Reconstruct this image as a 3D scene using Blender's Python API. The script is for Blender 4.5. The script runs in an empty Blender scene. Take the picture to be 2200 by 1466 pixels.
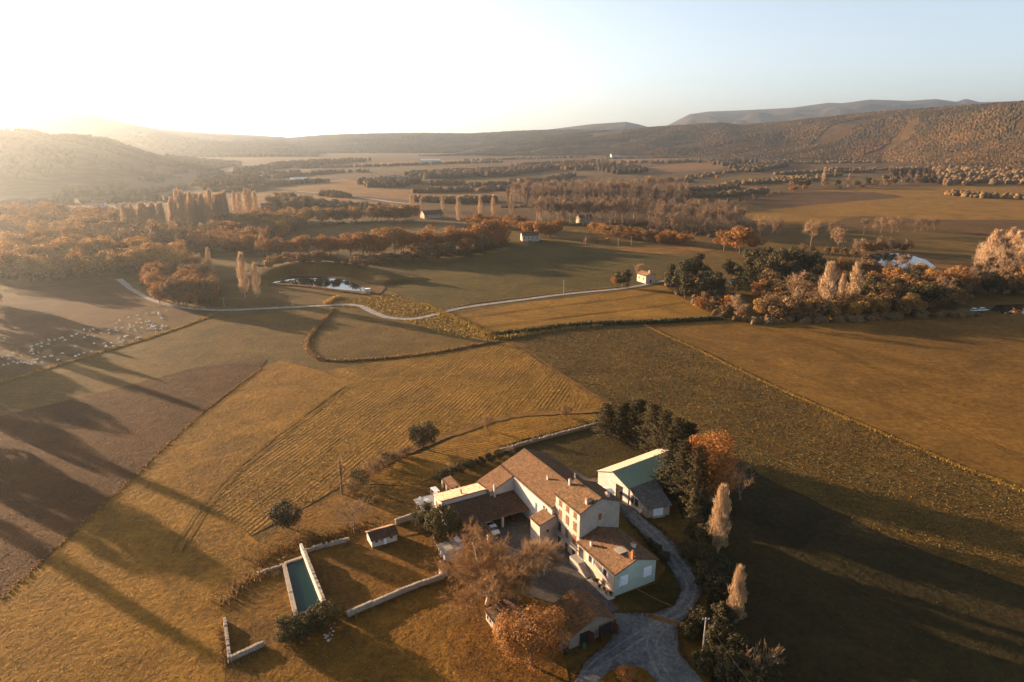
import bpy, bmesh, math, random
import numpy as np
from mathutils import Vector, Matrix, noise as mnoise

SC = bpy.context.scene
COL = SC.collection

# ---------------------------------------------------------------- camera
F, CAM_H, PIT = 1467.0, 84.0, math.radians(16.8)     # focal length in photo pixels, drone height, downward pitch
cam = bpy.data.objects.new('camera', bpy.data.cameras.new('camera'))
COL.objects.link(cam)
cam.location = (0, 0, CAM_H)
cam.rotation_euler = (math.pi/2 - PIT, 0, 0)
cam.data.sensor_width = 36.0
cam.data.lens = 36.0 * F / 2200.0
cam.data.clip_start = 1.0
cam.data.clip_end = 60000.0
SC.camera = cam

# ---------------------------------------------------------------- light
SUN_AZ, SUN_EL = math.radians(-58.0), math.radians(8.0)      # azimuth from +Y, positive to the right
world = bpy.data.worlds.new('World')
SC.world = world
world.use_nodes = True
wn = world.node_tree
sky = wn.nodes.new('ShaderNodeTexSky')
sky.sky_type = 'NISHITA'
sky.sun_disc = False
sky.sun_elevation = SUN_EL
sky.sun_rotation = SUN_AZ
sky.air_density = 0.62
sky.dust_density = 0.9
sky.ozone_density = 1.0
bg = wn.nodes['Background']
bg.inputs['Strength'].default_value = 0.056
pale = wn.nodes.new('ShaderNodeHueSaturation')           # the washed-out winter sky of the photograph
pale.inputs['Saturation'].default_value = 0.62
wn.links.new(sky.outputs[0], pale.inputs['Color'])
wn.links.new(pale.outputs[0], bg.inputs['Color'])
sl = bpy.data.lights.new('sun', 'SUN')
sl.energy = 5.0
sl.angle = math.radians(0.5)
sl.color = (1.0, 0.68, 0.40)
sun = bpy.data.objects.new('sun', sl)
COL.objects.link(sun)
sdir = Vector((math.sin(SUN_AZ)*math.cos(SUN_EL), math.cos(SUN_AZ)*math.cos(SUN_EL), math.sin(SUN_EL)))
sun.rotation_euler = sdir.to_track_quat('Z', 'Y').to_euler()
sun.location = (-300, 200, 120)

vs = SC.view_settings
vs.view_transform = 'Standard'
vs.look = 'None'
vs.gamma = 1.0
vs.exposure = 2.5
vs.use_curve_mapping = False
SC.render.engine = 'CYCLES'
SC.cycles.max_bounces = 5
SC.cycles.diffuse_bounces = 2
SC.cycles.glossy_bounces = 2
SC.cycles.transmission_bounces = 3
SC.cycles.transparent_max_bounces = 6
SC.cycles.volume_bounces = 0
SC.cycles.use_denoising = True

# ---------------------------------------------------------------- helpers
_c, _s = math.cos(PIT), math.sin(PIT)

def ray(px, py):
    dx, dy = (px - 1100)/F, -(py - 733)/F
    return Vector((dx, _c + dy*_s, -_s + dy*_c))

def P(px, py, z=0.0):
    """world point at height z seen at photo pixel (px, py)"""
    d = ray(px, py)
    t = (z - CAM_H)/d.z
    return Vector((d.x*t, d.y*t, z))

def PD(px, py, dist):
    """world point at horizontal distance dist seen at photo pixel (px, py)"""
    d = ray(px, py)
    t = dist/math.hypot(d.x, d.y)
    return Vector((d.x*t, d.y*t, CAM_H + d.z*t))

def tag(o, label=None, cat=None, group=None, kind=None):
    if label: o['label'] = label
    if cat: o['category'] = cat
    if group: o['group'] = group
    if kind: o['kind'] = kind
    return o

ORG = {}
def thing(name, label, cat, loc=(0, 0, 0), group=None):
    o = bpy.data.objects.new(name, None)
    o.empty_display_size = 0.5
    COL.objects.link(o)
    o.location = loc
    ORG[o.name] = Vector(loc)
    return tag(o, label, cat, group)

def np_mesh(name, verts, faces, uv=None, smooth=False):
    """fast mesh from an (n,3) array and an (m,k) array of triangles or quads"""
    verts = np.asarray(verts, np.float32).reshape(-1, 3)
    faces = np.asarray(faces, np.int32)
    m, k = faces.shape
    me = bpy.data.meshes.new(name)
    me.vertices.add(len(verts)); me.vertices.foreach_set('co', verts.ravel())
    me.loops.add(m*k); me.loops.foreach_set('vertex_index', faces.ravel())
    me.polygons.add(m)
    me.polygons.foreach_set('loop_start', np.arange(0, m*k, k, dtype=np.int32))
    me.polygons.foreach_set('loop_total', np.full(m, k, np.int32))
    if smooth: me.polygons.foreach_set('use_smooth', np.ones(m, bool))
    if uv is not None:
        l = me.uv_layers.new(name='UVMap')
        l.data.foreach_set('uv', np.asarray(uv, np.float32)[faces.ravel()].ravel())
    me.update(calc_edges=True)
    me.validate()
    return me

def obj(name, me, mat=None, parent=None):
    o = bpy.data.objects.new(name, me)
    COL.objects.link(o)
    if mat is not None and me is not None and len(me.materials) == 0: me.materials.append(mat)
    if parent is not None:
        o.parent = parent
        ORG[o.name] = ORG.get(parent.name, Vector((0, 0, 0)))
    return o

class MB:
    """collects faces (given in world or local coordinates through T) and links them as ONE mesh object"""
    def __init__(self, T=None):
        self.v, self.f, self.uv, self.T = [], [], {}, T
    def add(self, pts):
        n = len(self.v)
        for p in pts:
            p = self.T(*p) if self.T else Vector(p)
            self.v.append(p)
        return n
    def poly(self, pts):
        n = self.add(pts); self.f.append(tuple(range(n, n+len(pts)))); return self
    def hexa(self, lo, hi):
        """lo, hi: four points each, same winding"""
        n = self.add(list(lo) + list(hi))
        k = len(lo)
        self.f.append(tuple(n+i for i in reversed(range(k))))
        self.f.append(tuple(n+k+i for i in range(k)))
        for i in range(k):
            j = (i+1) % k
            self.f.append((n+i, n+j, n+k+j, n+k+i))
        return self
    def box(self, x0, x1, y0, y1, z0, z1):
        q = [(x0, y0), (x1, y0), (x1, y1), (x0, y1)]
        return self.hexa([(x, y, z0) for x, y in q], [(x, y, z1) for x, y in q])
    def slab(self, pts, th):
        """thick sheet whose top is the polygon pts"""
        return self.hexa([(x, y, z-th) for x, y, z in pts], pts)
    def tube(self, pts, rads, n=6, cap=True):
        base = None
        for i, (p, r) in enumerate(zip(pts, rads)):
            p = Vector(p)
            a = Vector(pts[max(0, i-1)]); b = Vector(pts[min(len(pts)-1, i+1)])
            d = (b-a).normalized()
            s = d.cross(Vector((0, 0, 1)) if abs(d.z) < .9 else Vector((1, 0, 0))).normalized()
            t = d.cross(s)
            k = self.add([p + (s*math.cos(2*math.pi*j/n) + t*math.sin(2*math.pi*j/n))*r for j in range(n)])
            if base is not None:
                for j in range(n):
                    self.f.append((base+j, k+j, k+(j+1) % n, base+(j+1) % n))
            elif cap: self.f.append(tuple(k+j for j in range(n)))
            base = k
        if cap: self.f.append(tuple(base+j for j in reversed(range(n))))
        return self
    def build(self, name, mat, parent=None, smooth=False, fix=True):
        off = ORG.get(parent.name, Vector((0, 0, 0))) if parent is not None else Vector((0, 0, 0))
        me = bpy.data.meshes.new(name)
        me.from_pydata([p - off for p in self.v], [], self.f)
        if fix:
            bm = bmesh.new(); bm.from_mesh(me)
            bmesh.ops.recalc_face_normals(bm, faces=bm.faces[:])
            bm.to_mesh(me); bm.free()
        if smooth: me.polygons.foreach_set('use_smooth', np.ones(len(me.polygons), bool))
        me.update()
        return obj(name, me, mat, parent)

# ---------------------------------------------------------------- materials
class N:
    def __init__(self, name):
        self.m = bpy.data.materials.new(name)
        self.m.use_nodes = True
        self.t = self.m.node_tree
        self.b = self.t.nodes['Principled BSDF']
        self.out = self.t.nodes['Material Output']
    def n(self, typ, **kw):
        x = self.t.nodes.new('ShaderNode' + typ)
        for k, v in kw.items(): setattr(x, k, v)
        return x
    def l(self, a, b): self.t.links.new(a, b)
    def math(self, op, a, b=None, c=None, clamp=False):
        x = self.n('Math', operation=op, use_clamp=clamp)
        for i, s in enumerate((a, b, c)):
            if s is None: continue
            if isinstance(s, (int, float)): x.inputs[i].default_value = s
            else: self.l(s, x.inputs[i])
        return x.outputs[0]
    def mix(self, f, a, b):
        x = self.n('Mix', data_type='RGBA')
        for i, s in ((0, f), (6, a), (7, b)):
            if isinstance(s, (int, float)): x.inputs[i].default_value = s
            elif isinstance(s, tuple): x.inputs[i].default_value = (*s, 1)
            else: self.l(s, x.inputs[i])
        return x.outputs[2]
    def noise(self, vec, scale, detail=3, rough=.55, dist=0):
        x = self.n('TexNoise')
        x.inputs['Scale'].default_value = scale; x.inputs['Detail'].default_value = detail
        x.inputs['Roughness'].default_value = rough; x.inputs['Distortion'].default_value = dist
        if vec is not None: self.l(vec, x.inputs['Vector'])
        return x.outputs['Fac']
    def ramp(self, f, lo, hi):
        x = self.n('MapRange'); x.inputs[1].default_value = lo; x.inputs[2].default_value = hi
        self.l(f, x.inputs[0]); return x.outputs[0]
    def pos(self): return self.n('NewGeometry').outputs['Position']
    def mapping(self, vec, rz=0, sc=(1, 1, 1)):
        x = self.n('Mapping'); x.inputs['Rotation'].default_value = (0, 0, rz); x.inputs['Scale'].default_value = sc
        self.l(vec, x.inputs['Vector']); return x.outputs[0]
    def bump(self, h, dist, strength=1.0, prev=None):
        x = self.n('Bump'); x.inputs['Strength'].default_value = strength; x.inputs['Distance'].default_value = dist
        self.l(h, x.inputs['Height'])
        if prev is not None: self.l(prev, x.inputs['Normal'])
        return x.outputs[0]
    def fin(self, col, rough=.9, normal=None, spec=.2, metal=0):
        if isinstance(col, tuple): self.b.inputs['Base Color'].default_value = (*col, 1)
        else: self.l(col, self.b.inputs['Base Color'])
        self.b.inputs['Roughness'].default_value = rough
        self.b.inputs['Specular IOR Level'].default_value = spec
        self.b.inputs['Metallic'].default_value = metal
        if normal is not None: self.l(normal, self.b.inputs['Normal'])
        return self.m

def m_plain(name, col, rough=.85, var=.25, scale=1.5, bump=0.0, spec=.2, metal=0):
    k = N(name); p = k.pos()
    f = k.noise(p, scale, 5, .65)
    f2 = k.noise(p, scale*.17, 2)
    dark = tuple(c*(1-var) for c in col); lite = tuple(min(1, c*(1+var)) for c in col)
    c = k.mix(k.ramp(k.math('ADD', k.math('MULTIPLY', f, .6), k.math('MULTIPLY', f2, .4)), .3, .7), dark, lite)
    nrm = k.bump(k.noise(p, scale*6, 4), bump) if bump else None
    return k.fin(c, rough, nrm, spec, metal)

KG = (.575, .425, .22)
def m_ground(name, ca, cb, cc, patch=.02, tuft=.9, relief=.25, row=None, cd=None, tint=None):
    """soil or grass: three colours mixed by noise of three sizes; row = (azimuth of the furrows in rad, spacing m, strength)"""
    KG_ = tint or KG
    ca, cb, cc = (tuple(q*g for q, g in zip(c, KG_)) for c in (ca, cb, cc))
    if cd: cd = tuple(q*g for q, g in zip(cd, KG_))
    k = N(name); p = k.pos()
    big = k.ramp(k.noise(p, patch, 4, .6, .6), .35, .68)
    mid = k.ramp(k.noise(p, tuft*.22, 4, .65), .33, .67)
    fine = k.noise(p, tuft, 5, .7)
    col = k.mix(big, ca, cb)
    col = k.mix(k.math('MULTIPLY', mid, .55), col, cc)
    h = k.math('ADD', k.math('MULTIPLY', fine, .75), k.math('MULTIPLY', mid, .3))
    if row:
        az, sp, st = row
        pr = k.mapping(p, az)                       # x across the furrows, y along
        v = k.mapping(pr, 0, (1, .06, 1))
        w = k.n('TexWave', wave_type='BANDS', bands_direction='X', wave_profile='SIN')
        w.inputs['Scale'].default_value = 0.314/sp*1.0
        w.inputs['Distortion'].default_value = .35; w.inputs['Detail'].default_value = 3
        w.inputs['Detail Scale'].default_value = 1.2
        k.l(v, w.inputs['Vector'])
        gaps = k.ramp(k.noise(k.mapping(pr, 0, (.25, .03, 1)), 1.0, 4, .7), .38, .62)
        ww = k.math('MULTIPLY', w.outputs['Fac'], gaps)
        h = k.math('ADD', h, k.math('MULTIPLY', ww, st))
        col = k.mix(k.math('MULTIPLY', ww, min(1, .45*st), clamp=True), col, cd or cc)
    speck = k.ramp(fine, .35, .7)
    hsv = k.n('HueSaturation'); k.l(col, hsv.inputs['Color'])
    damp = k.ramp(k.noise(p, patch*3.1, 5, .7, 1.2), .34, .66)                    # damp and worn patches
    k.l(k.math('MULTIPLY', k.math('ADD', k.math('MULTIPLY', speck, .6), .68), k.math('ADD', k.math('MULTIPLY', damp, .55), .68)), hsv.inputs['Value'])
    nb = k.bump(h, relief)
    return k.fin(hsv.outputs[0], .95, nb, .1)
# ---------------------------------------------------------------- ground sheet and hills
gm = m_ground('valley_grass', (.17, .115, .05), (.12, .085, .04), (.2, .15, .07), .006, .35, .5)
g = MB(); g.poly([(-14000, -600, -.06), (14000, -600, -.06), (14000, 14000, -.06), (-14000, 14000, -.06)])
ground = g.build('ground', gm); tag(ground, kind='structure')

m_hill_near = m_ground('hill_grass', (.16, .115, .06), (.11, .095, .045), (.19, .14, .075), .004, .05, 1.5)
m_hill_wood = m_ground('hill_wood_floor', (.07, .055, .028), (.05, .045, .022), (.10, .07, .035), .004, .06, 3)
m_hill_far = m_ground('mountain_scrub', (.08, .075, .06), (.06, .065, .05), (.10, .085, .065), .0015, .01, 10)

def interp(pts, x):
    return float(np.interp(x, [p[0] for p in pts], [p[1] for p in pts]))

HILLS = {}
def hill(name, foot, crest, dist, mat, nc=160, nr=44, seed=0, amp=6.0, prof=None, back=900.0, label=None, sc_=260.0):
    """foot: (px, py) of the foot on the flat; crest: (px, py) of the skyline at horizontal distance dist (px, m)"""
    x0, x1 = crest[0][0], crest[-1][0]
    xs = np.linspace(x0, x1, nc)
    prof = prof or (lambda t, px: t*t*(3-2*t)*.55 + t*.45)
    V = np.zeros((nc, nr+10, 3))
    for i, px in enumerate(xs):
        a = P(px, interp(foot, px)); c = PD(px, interp(crest, px), interp(dist, px))
        edge = min(1, (px-x0)/40.0 + .02, (x1-px)/40.0 + .02)
        for j in range(nr+10):
            t = j/(nr-1)
            if t <= 1:
                x, y = a.x + (c.x-a.x)*t, a.y + (c.y-a.y)*t
                z = -1.5 + (c.z+1.5)*prof(t, px)
                w = math.sin(math.pi*min(1, t*1.02))
            else:
                u = (j-nr+1)/10.0
                d = Vector((c.x, c.y)).normalized()
                x, y = c.x + d.x*back*u, c.y + d.y*back*u
                z = c.z*(1-u*u*1.15) - 3*u; w = 0
            q = Vector((x/sc_, y/sc_, seed))
            n1 = mnoise.fractal(q, .9, 2.1, 5)
            z += n1*amp*w*2.2
            V[i, j] = (x, y, z)
    idx = np.arange(nc*(nr+10)).reshape(nc, nr+10)
    Fq = np.stack([idx[:-1, :-1], idx[1:, :-1], idx[1:, 1:], idx[:-1, 1:]], -1).reshape(-1, 4)
    o = obj(name, np_mesh(name, V.reshape(-1, 3), Fq, smooth=True), mat)
    tag(o, label, kind='structure')
    HILLS[name] = (V, xs, nr)
    return o

hill('far_mountain_left', [(-500, 330), (700, 330)], [(-500, 208), (-200, 214), (0, 217), (80, 220), (120, 232), (200, 243), (240, 256), (290, 268), (340, 277), (450, 286), (560, 291), (640, 298)],
     [(-500, 4300), (640, 5200)], m_hill_far, seed=1, amp=22)
hill('middle_hill_left', [(-100, 340), (700, 338)], [(120, 318), (230, 300), (280, 290), (315, 285), (350, 290), (380, 297), (480, 308), (600, 309), (680, 326)],
     [(120, 3600), (680, 3900)], m_hill_wood, seed=2, amp=6)
hill('near_hill_left', [(-600, 440), (0, 425), (250, 408), (350, 390), (430, 372), (520, 356)], [(-600, 262), (-200, 270), (0, 279), (30, 282), (70, 286), (110, 297), (140, 294), (180, 296), (230, 302), (290, 320), (340, 333), (430, 346), (520, 352)],
     [(-600, 1900), (0, 2000), (300, 2200), (520, 2500)], m_hill_near, seed=3, amp=3)
hill('wooded_hill_middle', [(520, 330), (1500, 328)], [(540, 318), (600, 303), (620, 298), (700, 292), (800, 289), (900, 287.5), (1010, 289), (1100, 284), (1200, 280), (1300, 281), (1450, 290)],
     [(520, 5600), (800, 5200), (1450, 4800)], m_hill_wood, seed=4, amp=9)
hill('rounded_hill_middle', [(1000, 320), (1500, 318)], [(1080, 290), (1200, 276), (1270, 267), (1345, 262), (1370, 267), (1400, 275), (1460, 290)],
     [(1000, 6400), (1500, 6400)], m_hill_far, seed=5, amp=12)
hill('far_mountain_right', [(1300, 317), (2700, 317)], [(1400, 292), (1430, 272), (1480, 246), (1520, 240), (1600, 237), (1700, 232), (1780, 221), (1810, 222), (1870, 214), (1950, 217), (2010, 213), (2055, 219), (2075, 212), (2105, 220), (2250, 215), (2600, 225)],
     [(1300, 9000), (2700, 9000)], m_hill_far, seed=6, amp=30)

def prof_right(t, px):
    k = max(0.0, min(1.0, (px-1450)/350.0))
    s = t*t*(3-2*t)*.5 + t*.5
    c0, c1 = .48, .57                      # a steep bank between two gentler benches
    if t < c0: b = t/c0*.40
    elif t < c1: b = .40 + (t-c0)/(c1-c0)*.36
    else: b = .76 + (t-c1)/(1-c1)*.24
    return s*(1-k) + b*k
hill('wooded_hill_right', [(880, 338), (1100, 337), (1250, 336), (1500, 340), (1700, 346), (1900, 352), (2000, 362), (2200, 375), (2600, 400)],
     [(900, 326), (1000, 312), (1100, 300), (1250, 286), (1400, 274), (1550, 265), (1590, 270), (1700, 261), (1800, 250), (1900, 240), (2000, 234), (2060, 229), (2120, 225), (2200, 220), (2600, 206)],
     [(900, 4300), (1200, 3900), (1700, 3400), (2200, 2700), (2600, 2300)], m_hill_wood, nc=260, nr=70, seed=7, amp=13, prof=prof_right, sc_=430.0)

# ---------------------------------------------------------------- the air
hz = MB(); hz.box(-14500, 14500, -700, 14500, -1.6, 640)
hk = bpy.data.materials.new('haze_air'); hk.use_nodes = True
for n_ in list(hk.node_tree.nodes):
    if n_.type != 'OUTPUT_MATERIAL': hk.node_tree.nodes.remove(n_)
pv = hk.node_tree.nodes.new('ShaderNodeVolumePrincipled')
pv.inputs['Color'].default_value = (.78, .89, 1.0, 1)
pv.inputs['Density'].default_value = 8.4e-5
pv.inputs['Anisotropy'].default_value = .8
hk.node_tree.links.new(pv.outputs[0], hk.node_tree.nodes['Material Output'].inputs['Volume'])
haze = hz.build('haze', hk); tag(haze, kind='stuff')
# ---------------------------------------------------------------- fields, roads, water (flat sheets, each a little above the one below)
LAYER = [0.0]
SHEETS = {}
RIB = {}
def poly_world(px):
    return [P(x, y) for x, y in px]

def tessellate(pts):
    from mathutils.geometry import tessellate_polygon
    return tessellate_polygon([[Vector((p[0], p[1], 0)) for p in pts]])

def sheet(name, pix, mat, kind='structure', z=None, world=False, wob=0.0):
    pts = [Vector(p) for p in pix] if world else poly_world(pix)
    SHEETS.setdefault(name, []).append([(p[0], p[1]) for p in pts])
    if wob:                                   # uneven edge, as drawn by plough and scythe
        q = []
        for i, a in enumerate(pts):
            b = pts[(i+1) % len(pts)]
            n = max(1, min(60, int((b-a).length/(wob*3))))
            for j in range(n):
                c = a.lerp(b, j/n)
                q.append(c + Vector((mnoise.noise(c*.11), mnoise.noise(c*.11+Vector((7, 3, 0))), 0))*wob)
        pts = q
    if z is None:
        LAYER[0] += .0035; z = LAYER[0]
    me = bpy.data.meshes.new(name)
    tri = tessellate(pts)
    me.from_pydata([(p[0], p[1], z) for p in pts], [], tri)
    bm = bmesh.new(); bm.from_mesh(me)
    for f in bm.faces:
        f.normal_update()
        if f.normal.z < 0: f.normal_flip()
    bm.to_mesh(me); bm.free()
    o = obj(name, me, mat)
    tag(o, kind=kind)
    return o

def azpx(x0, y0, x1, y1):
    d = P(x1, y1) - P(x0, y0)
    return math.atan2(d.x, d.y)

def smooth_line(pts, n=8):
    """Catmull-Rom through 2D/3D points"""
    pts = [Vector(p) for p in pts]
    out = []
    for i in range(len(pts)-1):
        p0, p1, p2, p3 = pts[max(0, i-1)], pts[i], pts[i+1], pts[min(len(pts)-1, i+2)]
        for j in range(n):
            t = j/n
            out.append(.5*((2*p1) + (p2-p0)*t + (2*p0-5*p1+4*p2-p3)*t*t + (3*p1-p0-3*p2+p3)*t*t*t))
    out.append(pts[-1])
    return out

def ribbon(name, pix, width, mat, kind='structure', jitter=.25, off=0.0, z=None):
    c = smooth_line(poly_world(pix))
    if z is None:
        LAYER[0] += .0035; z = LAYER[0]
    V, Fc = [], []
    for i, p in enumerate(c):
        d = (c[min(i+1, len(c)-1)] - c[max(0, i-1)]).normalized()
        s = Vector((d.y, -d.x, 0))
        w = width*.5
        j1, j2 = mnoise.noise(p*.35)*jitter, mnoise.noise(p*.35+Vector((9, 9, 0)))*jitter
        V += [(*(p + s*(off-w+j1)).xy, z), (*(p + s*(off+w+j2)).xy, z)]
        if i: Fc.append((2*i-2, 2*i-1, 2*i+1, 2*i))
    me = bpy.data.meshes.new(name); me.from_pydata(V, [], Fc)
    RIB.setdefault(name, []).append([v[:2] for v in V[0::2]] + [v[:2] for v in V[1::2][::-1]])
    o = obj(name, me, mat); tag(o, kind=kind); return o

GOLD, OLIVE, STRAW = (.34, .21, .045), (.17, .125, .035), (.42, .28, .075)
m_meadow = m_ground('meadow_grass', (.18, .14, .05), (.14, .122, .045), (.23, .17, .065), .012, .7, .35)
m_gold = m_ground('golden_grass', (.34, .22, .045), (.25, .165, .04), (.42, .28, .07), .02, .8, .45)
m_rough = m_ground('rough_grass', (.27, .17, .04), (.17, .115, .035), (.36, .23, .06), .035, 1.0, .5)
m_rust = m_ground('rust_fallow', (.12, .062, .022), (.075, .042, .017), (.16, .085, .028), .02, 1.1, .5)
m_plough = m_ground('ploughed_soil', (.14, .083, .036), (.11, .066, .03), (.165, .10, .045), .012, .6, .25, row=(azpx(0, 700, 330, 640), 1.6, .5))
m_pasture = m_ground('grazed_pasture', (.13, .09, .045), (.16, .115, .06), (.19, .14, .075), .015, .6, .3)
m_rows = m_ground('stubble_rows', (.32, .215, .05), (.25, .17, .05), (.40, .27, .075), .02, .9, .35, row=(azpx(628, 900, 797, 794), 1.3, .34), cd=(.20, .14, .045))
m_yellow = m_ground('young_wheat', (.34, .23, .05), (.29, .205, .045), (.40, .27, .065), .01, .5, .14, row=(azpx(1000, 710, 1300, 660), 3.2, .35), cd=(.24, .18, .05))
m_dgreen = m_ground('green_wheat', (.11, .115, .033), (.13, .12, .038), (.16, .13, .045), .01, .4, .16, row=(azpx(900, 600, 1300, 560), 4, .25))
m_crop = m_ground('kale_field', (.17, .125, .04), (.12, .105, .042), (.23, .16, .05), .02, .9, .45, row=(azpx(1171, 721, 1329, 801), 1.3, .35), cd=(.10, .09, .04))
m_sown = m_ground('sown_field', (.25, .17, .055), (.21, .145, .05), (.29, .20, .07), .008, .5, .12, row=(azpx(1500, 720, 1800, 830), 7, .25), cd=(.19, .13, .05))
m_garden = m_ground('mown_grass', (.34, .22, .045), (.26, .18, .045), (.42, .28, .07), .03, 1.1, .3, row=(azpx(1000, 960, 1200, 925), 1.1, .4), cd=(.24, .16, .04))
m_lawn = m_ground('dry_lawn', (.25, .155, .045), (.16, .11, .04), (.32, .20, .06), .06, 1.3, .35)
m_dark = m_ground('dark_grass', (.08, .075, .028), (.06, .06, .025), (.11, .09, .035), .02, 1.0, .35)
m_shade = m_ground('shade_toned_fallow', (.05, .05, .026), (.036, .042, .02), (.065, .058, .033), .02, .7, .35, row=(azpx(1700, 1090, 2050, 1300), 2.4, .25), cd=(.10, .08, .045))  # shade of the tree row put into the fallow's dark colour
m_tan = m_ground('tan_stubble', (.30, .19, .08), (.26, .165, .07), (.34, .22, .10), .006, .15, .4, row=(.9, 6, .25))
m_brown = m_ground('brown_tilth', (.15, .10, .06), (.12, .085, .05), (.19, .125, .07), .006, .15, .4)
m_far_grn = m_ground('far_green', (.16, .14, .05), (.19, .15, .055), (.22, .165, .065), .006, .15, .4)
m_dirt = m_ground('bare_track', (.30, .20, .11), (.25, .17, .095), (.35, .24, .14), .1, 1.5, .08)
m_lane = m_ground('worn_tarmac', (.46, .42, .38), (.40, .37, .34), (.50, .46, .42), .1, 2.0, .02, tint=(.62, .62, .62))
m_drive = m_ground('grey_drive', (.17, .165, .16), (.085, .085, .085), (.20, .19, .175), .22, 1.3, .05, tint=(.78, .82, .86))
m_rut = m_ground('worn_wheel_rut', (.22, .205, .185), (.17, .16, .15), (.25, .23, .20), .3, 2.0, .03, tint=(.8, .8, .8))
m_court = m_ground('court_gravel', (.13, .115, .10), (.11, .10, .09), (.16, .14, .12), .15, 3.0, .03, tint=(.7, .7, .7))
m_litter = m_ground('leaf_litter', (.25, .15, .045), (.17, .105, .035), (.31, .185, .055), .08, 1.4, .3)

sheet('meadow', [(-900, 560), (400, 480), (1700, 480), (2900, 560), (4200, 1700), (-2400, 1700)], m_meadow)
# far fields of the valley floor
for nm, mt, pg in (
    ('field_tan', m_tan, [(470, 440), (490, 428), (560, 415), (700, 420), (880, 445), (830, 452), (640, 448)]),
    ('field_tan', m_tan, [(590, 405), (740, 385), (900, 398), (1080, 405), (1090, 420), (900, 432), (700, 416)]),
    ('field_straw', m_tan, [(620, 357), (880, 347), (1060, 340), (1060, 347), (900, 357), (640, 362)]),
    ('field_green', m_far_grn, [(800, 363), (890, 357), (1010, 362), (880, 373)]),
    ('field_green', m_far_grn, [(910, 382), (1060, 376), (1200, 371), (1180, 394), (1040, 400), (930, 392)]),
    ('field_brown', m_brown, [(940, 400), (1130, 396), (1260, 402), (1100, 412)]),
    ('field_brown', m_brown, [(1480, 385), (1750, 361), (2000, 347), (2000, 354), (1900, 362), (1900, 376), (1600, 396)]),
    ('field_tan', m_tan, [(1350, 366), (1500, 346), (1560, 351), (1550, 363), (1380, 373)]),
    ('field_green', m_far_grn, [(1220, 366), (1330, 361), (1350, 373), (1240, 377)]),
    ('field_tan', m_tan, [(1050, 352), (1230, 345), (1420, 340), (1500, 342), (1380, 350), (1200, 356)]),
    ('field_straw', m_yellow, [(1560, 432), (1740, 411), (1850, 404), (2500, 383), (2500, 475), (2000, 472), (1850, 464), (1700, 492), (1600, 470)]),
    ('field_brown', m_brown, [(1590, 428), (1750, 411), (1880, 413), (1950, 424), (1750, 440), (1640, 452)]),
    ('field_green', m_far_grn, [(1400, 442), (1570, 436), (1640, 446), (1600, 462), (1420, 457)]),
    ('field_green', m_far_grn, [(610, 490), (760, 471), (1010, 478), (1120, 485), (1090, 502), (850, 503), (640, 508), (540, 528)]),
    ('field_green', m_far_grn, [(1500, 377), (2050, 374), (2030, 396), (1500, 401)]),
    ('field_green', m_far_grn, [(1190, 505), (1250, 490), (1480, 525), (1380, 532), (1230, 525)]),
    ('field_stony', m_tan, [(1310, 531), (1440, 526), (1540, 520), (1560, 530), (1480, 548), (1380, 545)]),
):
    o = sheet(nm, pg, mt, wob=6.0)
# near fields
sheet('field_green_wheat', [(770, 568), (860, 560), (1000, 545), (1095, 517), (1190, 523), (1380, 545), (1480, 552), (1420, 600), (1340, 622), (1120, 645), (990, 660), (935, 668), (860, 640), (800, 600)], m_dgreen, wob=.8)
sheet('field_ploughed', [(-300, 640), (0, 622), (130, 612), (250, 608), (300, 632), (360, 656), (250, 690), (0, 752), (-300, 830)], m_plough, wob=1)
sheet('field_pasture', [(-300, 832), (0, 753), (250, 691), (362, 657), (470, 668), (380, 705), (200, 760), (0, 820), (-300, 905)], m_pasture, wob=1)
sheet('field_rust', [(-500, 1010), (0, 895), (200, 848), (420, 790), (575, 774), (560, 792), (420, 900), (250, 1060), (0, 1290), (-500, 1700)], m_rust, wob=.6)
sheet('field_golden', [(560, 793), (600, 775), (700, 800), (745, 828), (640, 905), (520, 1000), (455, 1090), (560, 1170), (480, 1300), (490, 1500), (-600, 1700), (-480, 1700), (0, 1292), (250, 1062), (420, 902)], m_gold, wob=.8)
sheet('field_stubble_rows', [(705, 798), (800, 780), (980, 758), (1090, 736), (1180, 790), (1300, 866), (1285, 882), (1120, 890), (1060, 902), (1000, 922), (935, 942), (860, 970), (760, 1030), (640, 1100), (540, 1150), (450, 1092), (520, 1002), (640, 907), (745, 830)], m_rows, wob=.6)
sheet('field_hollow', [(715, 664), (780, 668), (850, 694), (960, 722), (1040, 733), (980, 750), (850, 768), (760, 775), (685, 772), (660, 746), (668, 718)], m_meadow, wob=.6)
sheet('reed_bank', [(790, 662), (700, 658), (760, 640), (850, 632), (900, 655), (940, 668), (1000, 700), (1070, 722), (1050, 735), (960, 722), (870, 690)], m_gold, wob=1)
sheet('field_young_wheat', [(950, 682), (1120, 652), (1340, 627), (1425, 612), (1460, 636), (1548, 686), (1400, 693), (1200, 702), (1060, 720), (1000, 700)], m_yellow, wob=.6)
sheet('field_kale', [(1105, 728), (1200, 708), (1300, 700), (1382, 700), (1500, 757), (1700, 852), (1900, 938), (2080, 1014), (2600, 1250), (2600, 1500), (2200, 1262), (1900, 1150), (1560, 985), (1440, 930), (1315, 876), (1180, 785)], m_crop, wob=.6)
sheet('field_sown', [(1392, 698), (1550, 690), (1800, 680), (2600, 668), (2900, 1100), (2200, 1044), (2080, 1004), (1900, 928), (1700, 842), (1500, 748)], m_sown, wob=.5)
sheet('field_fallow', [(1560, 985), (1900, 1150), (2200, 1262), (3200, 1700), (1480, 1700), (1540, 1400), (1500, 1200), (1440, 1040)], m_shade, wob=1)  # dark sheet laid where the tree row's shadow falls
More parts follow.
